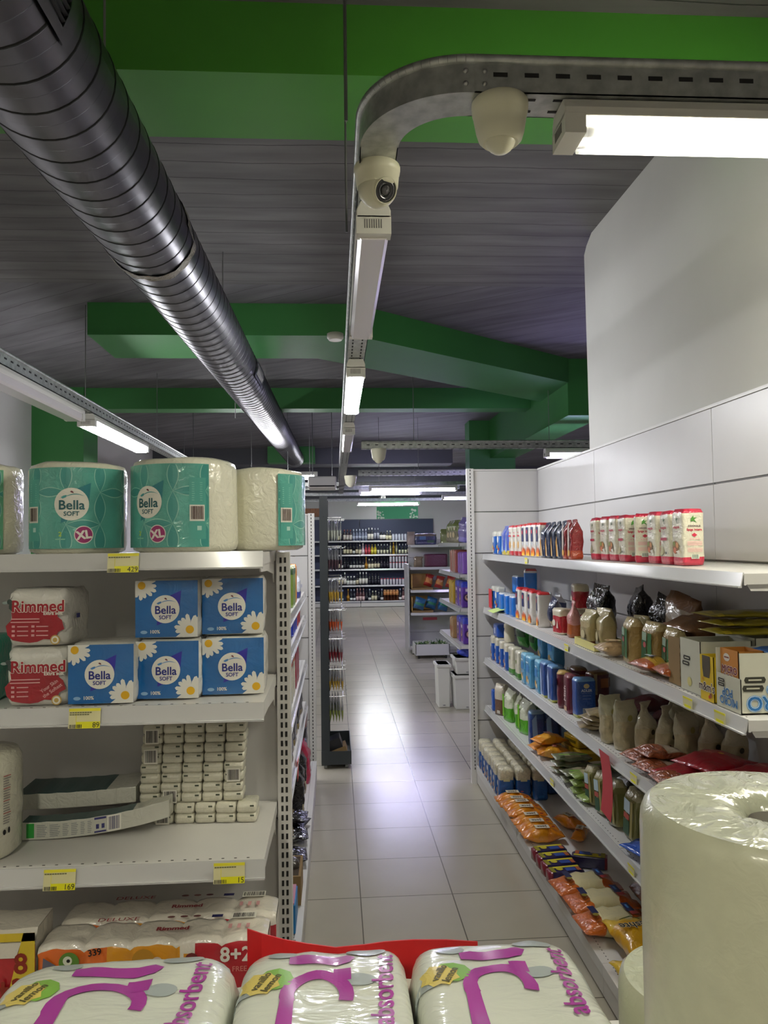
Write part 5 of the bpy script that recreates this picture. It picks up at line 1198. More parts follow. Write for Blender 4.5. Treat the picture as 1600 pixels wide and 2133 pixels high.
KM = pk('maroon_pack', 'coffee pack', .11, .08, .165, 'brick', film('#5a1a24', .3, 30), [(.92, 1.1, '#7a5a34')], [('r', -.01, .035, .09, .135, '#b06a34'), ('r', -.05, -.03, .06, .16, '#b5a57a')], [('r', -.025, .025, .09, .135, '#b06a34')], seed=41, e=3.4)
KM.put((1.29, 3.78, Z), (0, 0, .3), 'dark maroon pack with orange label at the back, right of the blue one'); KM.put((1.24, 3.92, Z), (0, 0, A_), 'dark maroon pack in the back row behind the lettered one')
FT = pk('flat_tan_bag', 'pasta bag', .12, .03, .16, 'pillow', film('#9c8c6a', .5, 22, vary=.25, vscale=30), seed=42, wr=.008, lie=True)
for i in range(4): FT.put((1.12 + .01 * (i % 2), 3.30 - .03 * i, Z + .024 * i), (0, 0, A_ + .2 * ((i % 3) - 1)), 'flat tan bag, %s from the bottom of the small pile' % ORD[i + 1], 'pile of flat tan bags on the third right shelf')
FT.put((1.24, 3.35, Z), (0, 0, A_), 'flat tan bag lying behind the small pile', scale=1.2)
K = pk('dark_red_bag', 'snack bag', .16, .08, .22, 'pillow', film('#551820', .5, 18), seed=43, wr=.014, lie=True)
K.put((1.35, 3.42, Z), (0, 0, A_ + .4), 'dark red bag at the bottom behind the clear pasta bags'); K.put((1.34, 3.22, Z + .07), (0, 0, A_ + .2), 'dark red bag on top behind the clear pasta bags'); K.put((1.345, 3.06, Z), (0, 0, A_ - .2), 'dark red bag furthest right behind the clear bags')
K.put((1.36, 3.0, Z + .075), (0, 0, A_ - .5), 'dark red bag tip above the clear pasta bags', scale=.8)
CLR = film('#b8ac8a', .5, 26, vary=.15, vscale=24)
K = pk('clear_pasta_bag', 'pasta bag', .092, .055, .195, 'neck', CLR, [(.5, 1.1, film('#b9b298', .6, 26))], [('d', 0, .085, .010, '#3c3a2c'), ('r', -.025, .025, .04, .06, '#b9a78a')] + [('r', -.02, .02, .032 - i * .006, .034 - i * .006, '#7a6a58') for i in range(3)], seed=44, wr=.010)
K2 = pk('clear_pasta_bag', 'pasta bag', .092, .06, .19, 'gusset', CLR, [(.6, 1.1, film('#b5b094', .6, 26))], [('d', -.01, .125, .012, '#9c9454'), ('r', -.03, .03, .05, .09, '#b0a488')], seed=45, wr=.010)
sp = [(1.115, 3.09, K2), (1.13, 2.985, K2), (1.18, 2.91, K), (1.228, 2.835, K), (1.275, 2.76, K2), (1.325, 2.69, K), (1.375, 2.63, K)]
for i, (x, y, kd) in enumerate(sp): kd.put((x, y, Z), (RR.uniform(-.06, .06), RR.uniform(-.05, .05), .35 + RR.uniform(-.15, .15)), 'clear pasta bag, %s from the aisle in the slanting row' % ORD[i + 1], 'slanting row of clear pasta bags')
K2.put((1.31, 2.93, Z), (0, .1, .3), 'clear pasta bag behind the slanting row, left'); K.put((1.385, 2.90, Z), (0, .1, .2), 'clear pasta bag behind the slanting row, right')
K = pk('red_bag', 'snack bag', .17, .05, .22, 'pillow', film('#a01828', .4, 20), [(.4, .65, film('#b02836', .4, 20), 'front')], [('d', .02, .12, .012, '#cfa03a', .007), ('r', -.03, .0, .10, .104, '#c97a5a')], seed=46, wr=.010, lie=True)
for x, y, z, r, l in ((1.19, 2.545, 0, .2, 'bottom red bag nearest the pasta bags'), (1.31, 2.42, 0, -.2, 'red bag lying in the middle of the red pile'), (1.24, 2.50, .052, .4, 'raised red bag on top of the red pile'), (1.345, 2.23, 0, 0, 'red bag at the near end of the third right shelf'), (1.345, 2.33, .052, .2, 'red bag stacked near the shelf end')):
    K.put((x, y, Z + z), (0, 0, A_ + r), l)
K = pk('candy_bag', 'candy bag', .12, .04, .15, 'pillow', film('#96502c', .8, 40, vary=.35, vscale=50), [(.5, .9, film('#b8a890', .7, 35), 'front')], seed=47, wr=.010, lie=True)
for x, y, z, l in ((1.13, 2.80, 0, 'bronze candy bag left of the red bags'), (1.12, 2.66, 0, 'bronze candy bag near the shelf edge'), (1.15, 2.72, .035, 'bronze candy bag lying on two others'), (1.12, 2.52, 0, 'bronze candy bag closest to the big white roll')):
    K.put((x, y, Z + z), (0, 0, A_ + RR.uniform(-.3, .3)), l)

# ---- fourth right shelf
Z = S4 + e_
K = pk('brown_pack', 'flour pack', .09, .075, .20, 'fold', '#6a4a34', [(.52, 1.1, '#cfc6b0')], [('r', -.01, .02, .01, .03, '#c9c4b4')], [('r', -.02, .02, .03, .05, '#c0b8a8')], seed=51)
K.put((1.10, 5.12, Z), (0, 0, A_ + .5), 'brown pack with cream top at the far end of the fourth right shelf')
K = pk('blue_flyer_pack', 'flour pack', .05, .03, .14, 'brick', '#2a62c4', seed=52); K.put((1.07, 5.25, Z), (0, 0, A_), 'thin blue pack at the far corner of the fourth right shelf')
K = pk('lime_bag', 'snack bag', .11, .08, .20, 'gusset', film('#d8dcc0', .4, 30), [(0, .45, film('#58b01e', .5, 30))], [('r', -.04, -.02, .03, .17, '#7ac02e')], seed=53, wr=.01)
put_row(K, [(1.12, 4.93, Z, .3), (1.14, 4.76, Z, -.2), (1.14, 4.60, Z, .3)], 'white and lime green bag on the fourth right shelf')
K = pk('green_bag', 'snack bag', .13, .07, .14, 'pillow', film('#245a22', .5, 30), seed=54, wr=.012); K.put((1.24, 4.75, Z + .01), (0, .1, A_), 'dark green bag behind the lime bags'); K.put((1.22, 4.58, Z + .0), (0, .1, A_), 'dark green bag nearer, behind the lime bags')
KN = pk('navy_pack', 'flour pack', .088, .075, .185, 'brick', '#223f80', [(.93, 1.1, '#7a9cc0'), (.8, .93, '#2b5090')], [('p', [(-.03, .01), (-.035, .14), (-.01, .17), (0, .01)], '#7a9cc8')], ADL, seed=55, e=4)
for i, (x, y) in enumerate(((1.13, 4.36), (1.215, 4.37), (1.30, 4.38), (1.385, 4.39))): KN.put((x, y, Z), (0, 0, .0 + (A_ * 0)), 'navy pack facing the viewer, %s from the aisle on the fourth right shelf' % ORD[i + 1], 'navy packs on the fourth right shelf')
K = pk('orange_bag', 'pasta bag', .11, .055, .17, 'pillow', film('#dc8a16', .5, 28), [(.25, .6, film('#e2a02a', .5, 28))], [('t', 'Jet', .04, -.005, .09, '#e8e0d0', 0, .002), ('t', 'Jet', .04, -.005, .09, '#b5261e', 0, .0006)], seed=56, wr=.010, lie=True)
for x, y, z, r, l in ((1.13, 4.18, 0, .1, 'orange bag at the front of the fourth shelf pile'), (1.14, 4.06, 0, -.2, 'orange bag nearest the viewer in the fourth shelf pile'), (1.135, 4.13, .05, .3, 'orange bag on top of the fourth shelf pile')): K.put((x, y, Z + z), (0, 0, A_ + r), l)
K = pk('yellow_box', 'carton', .16, .10, .055, 'brick', '#caa41e', [], [('r', -.06, .06, .02, .035, '#6a5a10')], seed=57, e=9, wr=.001)
for i, (x, y, z) in enumerate(((1.28, 4.16, 0), (1.30, 4.0, 0), (1.29, 4.10, .057))): K.put((x, y, Z + z), (0, 0, A_ + .1 * i), 'flat yellow box behind the orange bags, %s' % ('far one', 'near one', 'upper one')[i])
K = pk('grey_green_bag', 'grain bag', .11, .034, .18, 'pillow', film('#6f7458', .5, 26), [(.3, .7, film('#a3987a', .5, 26), 'front')], [('r', .03, .045, .02, .16, '#7ab03a')], seed=58, wr=.006, lie=True)
for i in range(5): K.put((1.15, 3.80 - (.17 if i > 2 else .012 * i), Z + .033 * (i if i < 3 else i - 3)), (0, 0, A_ + RR.uniform(-.15, .15)), 'grey green grain bag, %s, piled on the fourth right shelf' % ('lowest of the far pile', 'middle of the far pile', 'top of the far pile', 'lowest of the near pile', 'top of the near pile')[i], 'grey green grain bags')
K.put((1.30, 3.80, Z), (0, 0, A_), 'grey green grain bag far back beneath the shelf shadow', scale=1.2)
K = pk('lime_packet', 'grain bag', .09, .036, .15, 'pillow', film('#88a04a', .5, 26), [(.3, .7, film('#c0b890', .5, 26), 'front')], seed=59, wr=.006, lie=True)
for i in range(4): K.put((1.13, 3.47 - (.10 if i > 2 else 0), Z + .034 * (i % 3)), (0, 0, A_ + RR.uniform(-.15, .15)), 'small lime packet, %s' % ('bottom of three beside the green boxes', 'middle of three beside the green boxes', 'top of three beside the green boxes', 'single one at the foot of the green boxes')[i])
GX = [('r', -.030, .012, .01, .062, '#1f5230'), ('r', -.028, .010, .066, .085, '#b8483a'), ('r', -.028, .014, .09, .135, '#b9cfd8'), ('r', .018, .034, .01, .14, '#a89c5a')]
K = pk('green_box', 'grain bag', .082, .062, .165, 'fold', film('#8c8850', .35, 26), [(.84, 1.1, film('#b5ae88', .7, 30))], GX, [('r', -.02, .02, .03, .12, '#7a7a44')], seed=60, wr=.005)
for i, (x, y, s_) in enumerate(((1.12, 3.34, .95), (1.125, 3.22, 1), (1.13, 3.085, 1.05), (1.145, 2.95, 1.1))): K.put((x, y, Z), (0, -.12 if i < 3 else .12, A_ + .1), 'green and gold grain bag, %s from the far end of four' % ORD[i + 1], 'standing green and gold grain bags', scale=s_)
K = pk('foil_bag', 'grain bag', .12, .08, .14, 'pillow', film('#4a4640', .6, 26), seed=61, wr=.012, lie=True); K.put((1.27, 3.35, Z), (0, 0, A_), 'dull foil bag behind the green and gold bags, far'); K.put((1.27, 3.15, Z), (0, 0, A_), 'dull foil bag behind the green and gold bags, near'); K.put((1.27, 3.25, Z + .075), (0, 0, A_), 'dull foil bag on top behind the green and gold bags')
K = pk('blue_bag', 'snack bag', .16, .05, .20, 'pillow', film('#1450b8', .5, 22), seed=62, wr=.012, lie=True); K.put((1.15, 2.78, Z), (0, 0, A_ + .3), 'bright blue bag lying near the edge of the fourth right shelf'); K.put((1.21, 2.60, Z), (0, 0, A_ - .2), 'bright blue bag mostly hidden by the big white roll')

# ---- base shelf on the right
Z = S5 + .001
K = pk('flour_pack', 'flour pack', .09, .09, .19, 'brick', '#16559c', [(.66, 1.1, film('#d6cfb4', .6, 45, vary=.14, vscale=70))], [('d', 0, .095, .016, '#d9dcdc'), ('d', -.018, .05, .014, '#b98a5a'), ('d', .018, .035, .013, '#e0d9c4'), ('d', 0, .02, .013, '#a86a44')], [('r', -.02, .02, .115, .128, '#c9c49a'), ('r', -.018, .018, .015, .03, '#2a6ab0')], seed=71, wr=.005)
rows = 7
for i in range(rows):
    for j in range(4):
        if i == rows - 1 and j > 2: continue
        y = 5.36 - i * .108; x = 1.022 + j * .104
        K.put((x + RR.uniform(-.005, .005), y - j * .006, Z), (RR.uniform(-.03, .03), RR.uniform(-.03, .03), A_ + RR.uniform(-.1, .1)), 'cream-topped blue flour pack, %s from the corner and %s from the aisle' % (ORD[i + 1], ORD[j + 1]), 'blue flour packs massed on the base shelf')
OB = film('#dd8412', .45, 26)
K = pk('orange_pack', 'pasta pack', .088, .075, .215, 'pillow', OB, [(.42, .82, film('#e0900f', .4, 26))], [('r', -.026, .022, .075, .15, '#d8cdb4'), ('t', 'Jeta', .034, -.002, .113, '#3a2a24', math.pi / 2, .0008), ('d', -.01, .055, .010, '#8a2a1e')], seed=72, wr=.008, lie=True)
oy = [4.60, 4.50, 4.405, 4.315, 4.225, 4.125, 4.03]
for i, y in enumerate(oy): K.put((1.06 + .004 * i - .02, y - .01, Z + (.012 if i in (2, 3) else 0)), (0, 0, math.pi + A_ + RR.uniform(-.05, .05)), 'orange pasta pack lying on the base shelf, %s from the flour packs' % ORD[i + 1], 'orange pasta packs lying in a row')
K.put((1.26, 4.20, Z), (0, 0, .4), 'orange pasta bag behind the lying row, farther', scale=.9); K.put((1.265, 4.03, Z + .0), (0, 0, -.5), 'orange pasta bag behind the lying row, nearer', scale=.8)
K = pk('biscuit_box', 'biscuit box', .062, .058, .165, 'brick', film('#2a2350', .2, 30), [(0, .06, '#7a1c2c')], [('r', -.028, .028, .010, .030, '#8f8a2c'), ('r', -.028, -.012, .03, .155, '#cfc23a'), ('d', -.002, .055, .016, '#c2b432'), ('r', -.008, .026, .08, .13, '#34509c'), ('r', -.01, .028, .132, .15, '#b5603a')], seed=73, e=9, wr=.0015, lie=True)
for i in range(4): K.put((1.035 + i * .002, 3.80 - i * .083, Z), (0, 0, A_ + .12), 'small yellow and navy box, %s from the orange packs' % ORD[i + 1], 'yellow and navy boxes lying in a row')
K.put((1.205, 3.70, Z), (0, 0, 1.2), 'yellow and navy box alone behind the row of four')
K = pk('bread_pack', 'bread bag', .15, .085, .29, 'pillow', film('#d8cda0', .35, 20), [(0, .28, film('#c2621a', .6, 26)), (.72, 1.0, film('#b8561a', .6, 26))], [('r', -.04, .02, .05, .078, '#232a52'), ('r', -.045, .025, .195, .225, '#232a52'), ('r', -.03, .0, .205, .214, '#3a78b8'), ('d', .03, .06, .012, '#8a7a2a'), ('r', .028, .05, .20, .23, '#a83a3a')], seed=74, wr=.012, lie=True)
for i, (x, y, z, r) in enumerate(((1.085, 3.40, 0, .1), (1.10, 3.235, 0, .05), (1.09, 3.07, .0, .08))): K.put((x, y, Z + z), (0, 0, A_ + r + 0), 'long orange and cream bread bag on the base shelf, %s from the far side' % ORD[i + 1], 'long orange and cream bread bags')
K2 = pk('brown_bag', 'bread bag', .14, .09, .14, 'pillow', film('#7a4218', .6, 26, vary=.3, vscale=20), seed=75, wr=.012, lie=True)
K2.put((1.34, 3.30, Z), (0, 0, A_), 'dark orange bag in the shade at the back, far one'); K2.put((1.34, 3.12, Z), (0, 0, A_), 'dark orange bag in the shade at the back, middle one'); K2.put((1.34, 2.95, Z), (0, 0, A_), 'dark orange bag in the shade at the back, near one')
K = pk('yellow_bag', 'snack bag', .17, .08, .27, 'pillow', film('#d6a012', .4, 20), [(.8, 1.1, film('#e0b93a', .4, 20))], [('t', 'iseshte', .050, .0, .155, '#e6e0c8', math.pi, .0022), ('t', 'iseshte', .050, .0, .155, '#2c2a22', math.pi, .0009), ('p', [(-.05, .20), (.0, .215), (.03, .19), (.025, .188), (0, .208), (-.05, .196)], '#3a4a1c'), ('d', .05, .06, .010, '#8a7a1c')], seed=76, wr=.012, lie=True)
K.put((1.12, 2.88, Z + .03), (.08, 0, .12), 'yellow bag with upside-down dark lettering on the base shelf'); K.put((1.08, 2.67, Z), (0, 0, .2), 'yellow bag below the lettered one, near the shelf edge')
# ------------------------------------------------------------------ left aisle goods seen past the slotted upright
AL = math.pi / 2
L1, L2, L3, L4, L5 = 1.364, 1.199, .887, .598, .182
K = pk('brown_box', 'carton', .16, .16, .36, 'brick', '#6a6055', [(.28, .5, '#7a6e60')], [('d', 0, .24, .03, '#d6d0c4', .018), ('r', -.05, .05, .10, .15, '#a03a3a')], [('d', 0, .24, .03, '#d6d0c4', .018), ('r', -.05, .05, .10, .15, '#a03a3a')], seed=81, e=9, wr=.001)
K.put((-.38, 4.15, L1), AL, 'tall grey brown box on the left aisle top shelf, nearer one'); K.put((-.38, 4.75, L1), AL, 'tall grey brown box on the left aisle top shelf, farther one', scale=(1, 1, .8))
K = pk('green_pack', 'snack pack', .09, .07, .22, 'brick', '#7c9a3a', [(.78, .92, '#2f5a26'), (.92, 1.1, '#c9cf9a')], seed=82)
K.put((-.258, 4.15, L1), AL, 'green pack on the left aisle top shelf, nearer one'); K.put((-.258, 4.30, L1), AL, 'green pack on the left aisle top shelf, farther one')
K = pk('orange_pack', 'snack pack', .07, .06, .22, 'brick', '#d08a34', seed=83); K.put((-.254, 4.48, L1), AL, 'slim orange pack right of the green packs on the left aisle')
K = pk('white_blue_bag', 'detergent bag', .20, .10, .19, 'neck', film('#dfe4e8', .3), [(0, .22, '#2a3a9c')], [('d', .03, .07, .03, '#3a4ab0', .012)], seed=84, wr=.008); K.put((-.272, 4.90, L1), AL, 'white bag with blue foot at the end of the left aisle top shelf')
def detergent(col, capc):
    root = empty('detergent_bottle'); b = MB(); pouch(b, .11, .07, .16, film(col, .05), 'brick', e=3.2); b.build('bottle_body', root)
    b = MB(); b.cyl((0, 0, .158), (0, 0, .175), .018, mat(capc, .4), 14); b.build('cap', root); return Kind(root, 'bottle')
K = detergent('#1a34c4', '#c9303a'); 
for i, y in enumerate((4.25, 4.42, 4.58)): K.put((-.256, y, L2), AL, 'cobalt blue detergent bottle, %s from the near side on the left aisle' % ORD[i + 1], 'cobalt detergent bottles', scale=.76)
K = detergent('#c42630', '#e4e4e4'); K.put((-.256, 4.74, L2), AL, 'red detergent bottle past the blue ones on the left aisle', scale=.76); K.put((-.256, 4.98, L2), AL, 'red detergent bottle at the far end of the left aisle shelf', scale=.76)
K = pk('cream_pack', 'detergent pack', .12, .08, .24, 'brick', '#d8d2b8', [(.82, 1.1, '#d8683a')], seed=86, e=4)
for i, y in enumerate((3.85, 4.02, 4.2)): K.put((-.263, y, L3), AL, 'cream pack with orange top, %s from the near side on the left aisle' % ORD[i + 1], 'cream packs with orange tops')
K = pk('red_carton', 'carton', .14, .08, .22, 'brick', '#a02a3a', seed=87, e=8); K.put((-.264, 4.45, L3), AL, 'dark red carton next to the cream packs'); K.put((-.264, 4.65, L3), AL, 'dark red carton farther along the left aisle')
K = pk('dark_foil_bag', 'sweets bag', .11, .07, .17, 'gusset', film('#232530', .7, 30, vary=.2), [(0, .25, film('#8a7a52', .7, 30))], seed=88, wr=.010)
for i in range(8): K.put((-.268 + .006 * (i % 2), 3.75 + i * .19, L4), AL + RR.uniform(-.12, .12), 'dark foil sweets bag, %s from the near side on the left fourth shelf' % ORD[i + 1], 'dark foil bags on the left fourth shelf')
BKB = film('#141317', .7, 26, rough=.18)
K = pk('black_snack_bag', 'snack bag', .15, .06, .20, 'pillow', BKB, [(.35, .65, film('#5a4a28', .6, 26), 'front')], [('d', 0, .11, .024, '#b08a3a', .012), ('r', -.02, .02, .105, .112, '#e0d8c0')], seed=90, wr=.012, lie=True)
for i, (x, y, z) in enumerate(((-.26, 4.20, 0), (-.255, 4.02, 0), (-.26, 4.12, .055), (-.25, 3.76, 0), (-.27, 3.62, 0))): K.put((x, y, L5 + z), (0, 0, AL + RR.uniform(-.3, .3)), 'black snack bag lying on the left base shelf, %s' % ('far one', 'middle one', 'stacked one', 'near one', 'nearest one')[i])
K = pk('black_pink_bag', 'snack bag', .17, .11, .28, 'gusset', BKB, [(.0, .28, film('#b0a488', .6, 26), 'front'), (.5, .8, film('#9c1c44', .6, 26), 'side')], [('r', -.03, .03, .15, .17, '#b5303a')], seed=91, wr=.012)
for i, (x, y) in enumerate(((-.25, 4.42), (-.26, 4.62), (-.25, 4.84))): K.put((x, y, L5), (0, 0, AL + RR.uniform(-.3, .3)), 'standing black and pink bag on the left base shelf, %s from the near side' % ORD[i + 1], 'standing black and pink bags')
K = pk('pink_bag', 'snack bag', .14, .09, .26, 'gusset', film('#b32248', .6, 26), seed=92, wr=.012); K.put((-.22, 5.02, L5), AL, 'crimson foil bag at the end of the left base shelf'); K.put((-.36, 4.9, L5), AL, 'crimson foil bag behind the black and pink ones')
for i, (c, z, y) in enumerate((('#8a938a', 0, 5.22), ('#4a4c58', .122, 5.22), ('#2a2a2e', .244, 5.24), ('#7c4a44', .306, 5.24))):
    K = pk('game_box', 'box', .22, .26, .12 if i < 2 else .06, 'brick', c, [], [('d', .03, .07, .02, '#c9c4b0')] if i < 2 else [], seed=93 + i, e=9, wr=.001); K.put((-.33, y, L5 + .002 + z), AL, ('grey green box at the bottom of the far left stack', 'slate box second in the far left stack', 'black box third in the far left stack', 'brown red box on top of the far left stack')[i])
root = empty('cardboard_tray', (-.34, 3.42, L5)); b = MB(); b.box(-.13, .18, -.10, .12, 0, .12, CARD); b.box(-.12, .17, -.09, .11, .12, .1205, mat('#3a2c1c', .8)); b.build('box_body', root)
b = MB(); 
for i in range(5): lumps(b, -.08 + .055 * i, .0, .13, .032, film('#4a4440', .6, 30), seed=i, n=10, k=6)
b.build('sachets', root)['kind'] = 'stuff'; tag(root, 'brown cardboard tray of small sachets on the left base shelf', 'carton')
root = empty('blue_crate', (-.34, 3.17, L5)); b = MB(); b.box(-.13, .17, -.09, .09, 0, .11, mat('#1a78b8', .45)); b.build('crate_body', root, bevel=.004)
b = MB(); b.box(-.12, .165, -.085, .085, .111, .117, mat('#c98aa0', .5)); b.build('pink_lid', root); tag(root, 'bright blue box with pink edge on the left base shelf', 'box')
K = pk('silver_sachet', 'snack bag', .09, .04, .14, 'pillow', film('#c9b8a0', .8, 40, vary=.3, vscale=40), [(.3, .6, film('#3a3f8a', .7, 30), 'front')], seed=98, wr=.010, lie=True)
for i, (y, z) in enumerate(((2.95, 0), (2.84, 0), (2.90, .036), (2.72, 0))): K.put((-.235, y, L5 + z), AL + .2 * i, 'silvery sachet by the slotted upright, %s' % ('far one', 'middle one', 'upper one', 'near one')[i])
b = MB(); b.box(0, .001, -.05, .05, 0, .10, mat('#d8483a', .6)); tag(b.build('red_card', loc=(-.205, 4.05, .49)), 'small red card on the left aisle shelf edge', 'card')

# ------------------------------------------------------------------ dark display stand with hanging pouches
DKM = mat('#2c3234', .45); 
root = empty('display_stand', (-.12, 5.9, 0))
b = MB(); b.box(0, .062, -.012, .012, .03, 2.06, DKM); b.box(.028, .034, -.0125, -.012, 1.90, 1.906, SLOT); b.build('front_post', root)
b = MB(); b.box(0, .062, .60, .624, .03, 2.06, DKM); b.build('rear_post', root)
b = MB(); b.box(.006, .016, .012, .60, .13, 2.02, mat('#3a4042', .5)); b.build('back_panel', root)
b = MB(); b.box(.0, .225, -.016, .62, .035, .045, DKM); b.box(-.001, .225, -.016, -.0125, .045, .135, DKM); b.box(0, .225, .608, .62, .045, .135, DKM); b.box(.219, .225, 0, .608, .045, .135, DKM); b.box(0, .006, 0, .608, .045, .135, DKM); b.build('base_tray', root)
for x in (.03, .19):
    for y in (.02, .59):
        b = MB(); b.cyl((x - .012, y, .018), (x + .012, y, .018), .017, mat('#8a8d88', .5), 14); b.build('castor', root)
CHR = mat('#d9dad8', .25, .8)
tiers = [(1.885, '#cdd1c0', .16), (1.665, '#4a3038', .17), (1.42, '#c9a43a', .17), (1.185, '#c2501c', .15), (.965, '#7a1622', .17), (.735, '#a8882a', .15), (.53, '#7f8a3a', .18)]
for z, c, h in tiers:
    b = MB(); b.cyl((.016, -.004, z + .012), (.165, -.004, z + .012), .0035, CHR, 6); b.cyl((.165, -.004, z + .012), (.165, .60, z + .012), .003, CHR, 6); b.cyl((.016, .60, z + .012), (.165, .60, z + .012), .003, CHR, 6); b.build('wire_frame', root)
    for y in (.06, .26, .46):
        b = MB(); b.cyl((.016, y, z), (.19, y, z), .0025, CHR, 6); b.cyl((.19, y, z), (.20, y, z + .012), .0025, CHR, 6); b.build('hook', root)
tag(root, 'dark narrow display stand with wire hooks at the aisle corner', 'display stand')
tname = ['whitish', 'dark brown', 'yellow', 'orange', 'deep red', 'golden', 'olive']
for k, (z, c, h) in enumerate(tiers):
    top = mat('#9a9c9c', .2, bump=.3, bscale=50, coat=.6, alpha=.55)
    K = pk('hanging_pouch', 'spice pouch', .085, .018, h, 'pillow', top, [(0, .48, film(c, .5, 50))], seed=100 + k, wr=.003, n=14, k=10)
    for y, n in ((.06, 6), (.26, 4)):
        for i in range(n):
            x = -.12 + .050 + i * .022 + (.012 if y > .1 else 0)
            K.put((x, 5.9 + y, z - h - .008), (0, RR.uniform(-.06, .02) - .03 * i, AL + RR.uniform(-.12, .12)), 'hanging %s pouch, %s from the panel on the %s hook' % (tname[k], ORD[i + 1], 'front' if y < .1 else 'second'), '%s pouches hanging on the display stand' % tname[k])
root = empty('tilted_box', (-.045, 5.98, .07)); root.rotation_euler = (0, -.35, 0); b = MB(); b.box(0, .13, -.05, .12, 0, .05, CARD); b.build('box_body', root)
b = MB(); b.box(.0, .11, -.045, .115, .05, .125, mat('#1d1d20', .35)); b.build('dark_contents', root); tag(root, 'tilted cardboard box with dark contents in the base tray of the stand', 'box')

# ------------------------------------------------------------------ goods in the middle distance on the right
shelving((1.60, 9.15, 0), A_, 1.5, 1.9, [(1.685, .36), (1.37, .36), (1.03, .36), (.66, .36)], 'shelving with purple cartons glimpsed past the slotted end panel', up=(0, 0), perf=False)
def boxes(name, cat, w, d, h, c, spots, lab, front=(), side=(), bands=(), e=9):
    K = pk(name, cat, w, d, h, 'brick', c, bands, front, side, seed=len(lab), e=e, wr=.0015)
    for i, s_ in enumerate(spots): K.put(s_[:3], (0, 0, A_ + (s_[3] if len(s_) > 3 else 0)), lab if len(spots) == 1 else '%s, %s from the near side' % (lab, ORD[i + 1]))
    return K
PCAR = [('d', .0, .10, .045, '#3a1c5a'), ('d', .004, .10, .030, '#c9a08a'), ('d', .004, .108, .016, '#3a2430'), ('r', -.02, .05, .16, .19, '#d8c8e0'), ('d', .03, .04, .02, '#a04a90')]
boxes('purple_carton', 'carton', .20, .12, .26, '#5a2a9c', [(1.33, 7.86, 1.032), (1.33, 8.10, 1.032)], 'purple carton with blue top on the middle shelf', PCAR, PCAR, [(.78, 1.1, '#2a3cc0')])
boxes('purple_carton', 'carton', .20, .12, .26, '#5a2a9c', [(1.34, 7.86, .662), (1.34, 8.10, .662)], 'purple carton with blue top on the lower shelf', PCAR, PCAR, [(.78, 1.1, '#2a3cc0')])
boxes('lilac_carton', 'carton', .09, .16, .22, '#8a5ac0', [(1.36, 7.78, 1.372), (1.36, 7.90, 1.372), (1.36, 8.02, 1.372)], 'lilac carton on the second shelf past the end panel', [('r', -.002, .002, 0, .22, '#5a3a90')])
boxes('red_cream_carton', 'carton', .08, .16, .24, '#a85a50', [(1.35, 8.20, 1.372), (1.35, 8.32, 1.372), (1.35, 8.48, 1.372)], 'red and cream carton beside the lilac ones', [('r', -.04, -.01, 0, .24, '#d0c4a8')])
boxes('yellow_carton', 'carton', .07, .14, .24, '#c2a024', [(1.33, 8.32, 1.032), (1.33, 8.42, 1.032), (1.33, 8.54, 1.032)], 'yellow carton on the middle shelf past the end panel')
boxes('tan_carton', 'carton', .07, .14, .22, '#b08a5a', [(1.32, 8.32, .662), (1.32, 8.44, .662)], 'tan carton on the lower shelf past the end panel', [('d', 0, .1, .03, '#8a3a2a')])
K = pk('floral_bag', 'snack bag', .16, .09, .24, 'gusset', film('#8a8468', .5, 20, vary=.3, vscale=16), [(.5, 1.1, film('#6d7a3a', .5, 20))], [('d', 0, .08, .03, '#c9b890'), ('d', .02, .15, .02, '#d8d0b8')], seed=110, wr=.012)
for i, y in enumerate((8.66, 8.46, 8.28)): K.put((1.32, y, 1.687), (0, .1, A_ + .3), 'mottled green bag on the top middle-distance shelf, %s from the far side' % ORD[i + 1])
K = pk('lilac_bag', 'snack bag', .16, .09, .26, 'gusset', film('#7a6fb0', .5, 20), [(0, .2, film('#8a7fd0', .4))], seed=111, wr=.012); K.put((1.36, 8.06, 1.687), (0, .1, A_ + .3), 'lilac bag on the top middle-distance shelf, far one'); K.put((1.38, 7.84, 1.687), (0, .1, A_ - .2), 'lilac bag on the top middle-distance shelf, near one')
K = pk('blue_sack', 'bag', .22, .18, .09, 'pillow', film('#3a4ac0', .6, 14), seed=112, wr=.014); K.put((1.33, 7.95, .519), (0, 0, A_), 'crumpled blue sack between the purple cartons and the white bins')
def bin_(x, y, z, w, d, h, label):
    root = empty('white_bin', (x, y, z)); b = MB(); W = mat('#d9d8d2', .35); q = .90
    vs = [(-w/2*q, -d/2*q, 0), (w/2*q, -d/2*q, 0), (w/2*q, d/2*q, 0), (-w/2*q, d/2*q, 0), (-w/2, -d/2, h), (w/2, -d/2, h), (w/2, d/2, h), (-w/2, d/2, h)]
    b.add(vs, [(3,2,1,0), (0,1,5,4), (1,2,6,5), (2,3,7,6), (3,0,4,7), (4,5,6,7)], W); b.build('bin_body', root, bevel=.008)
    b = MB(); b.box(-w/2 - .012, w/2 + .012, -d/2 - .012, d/2 + .012, h - .03, h, W); b.build('rim', root, bevel=.004)
    b = MB(); b.box(-.012, .012, -d/2*.93, -d/2*.89, .02, .028, mat('#7a7a80', .5)); b.build('mark', root)
    tag(root, label, 'bin')
bin_(1.10, 8.05, 0, .13, .26, .44, 'slim white plastic bin standing at the left')
bin_(1.32, 7.95, 0, .26, .30, .345, 'white plastic bin on the floor beneath the other white one'); bin_(1.33, 7.97, .347, .24, .28, .17, 'white plastic bin stacked on the floor one')
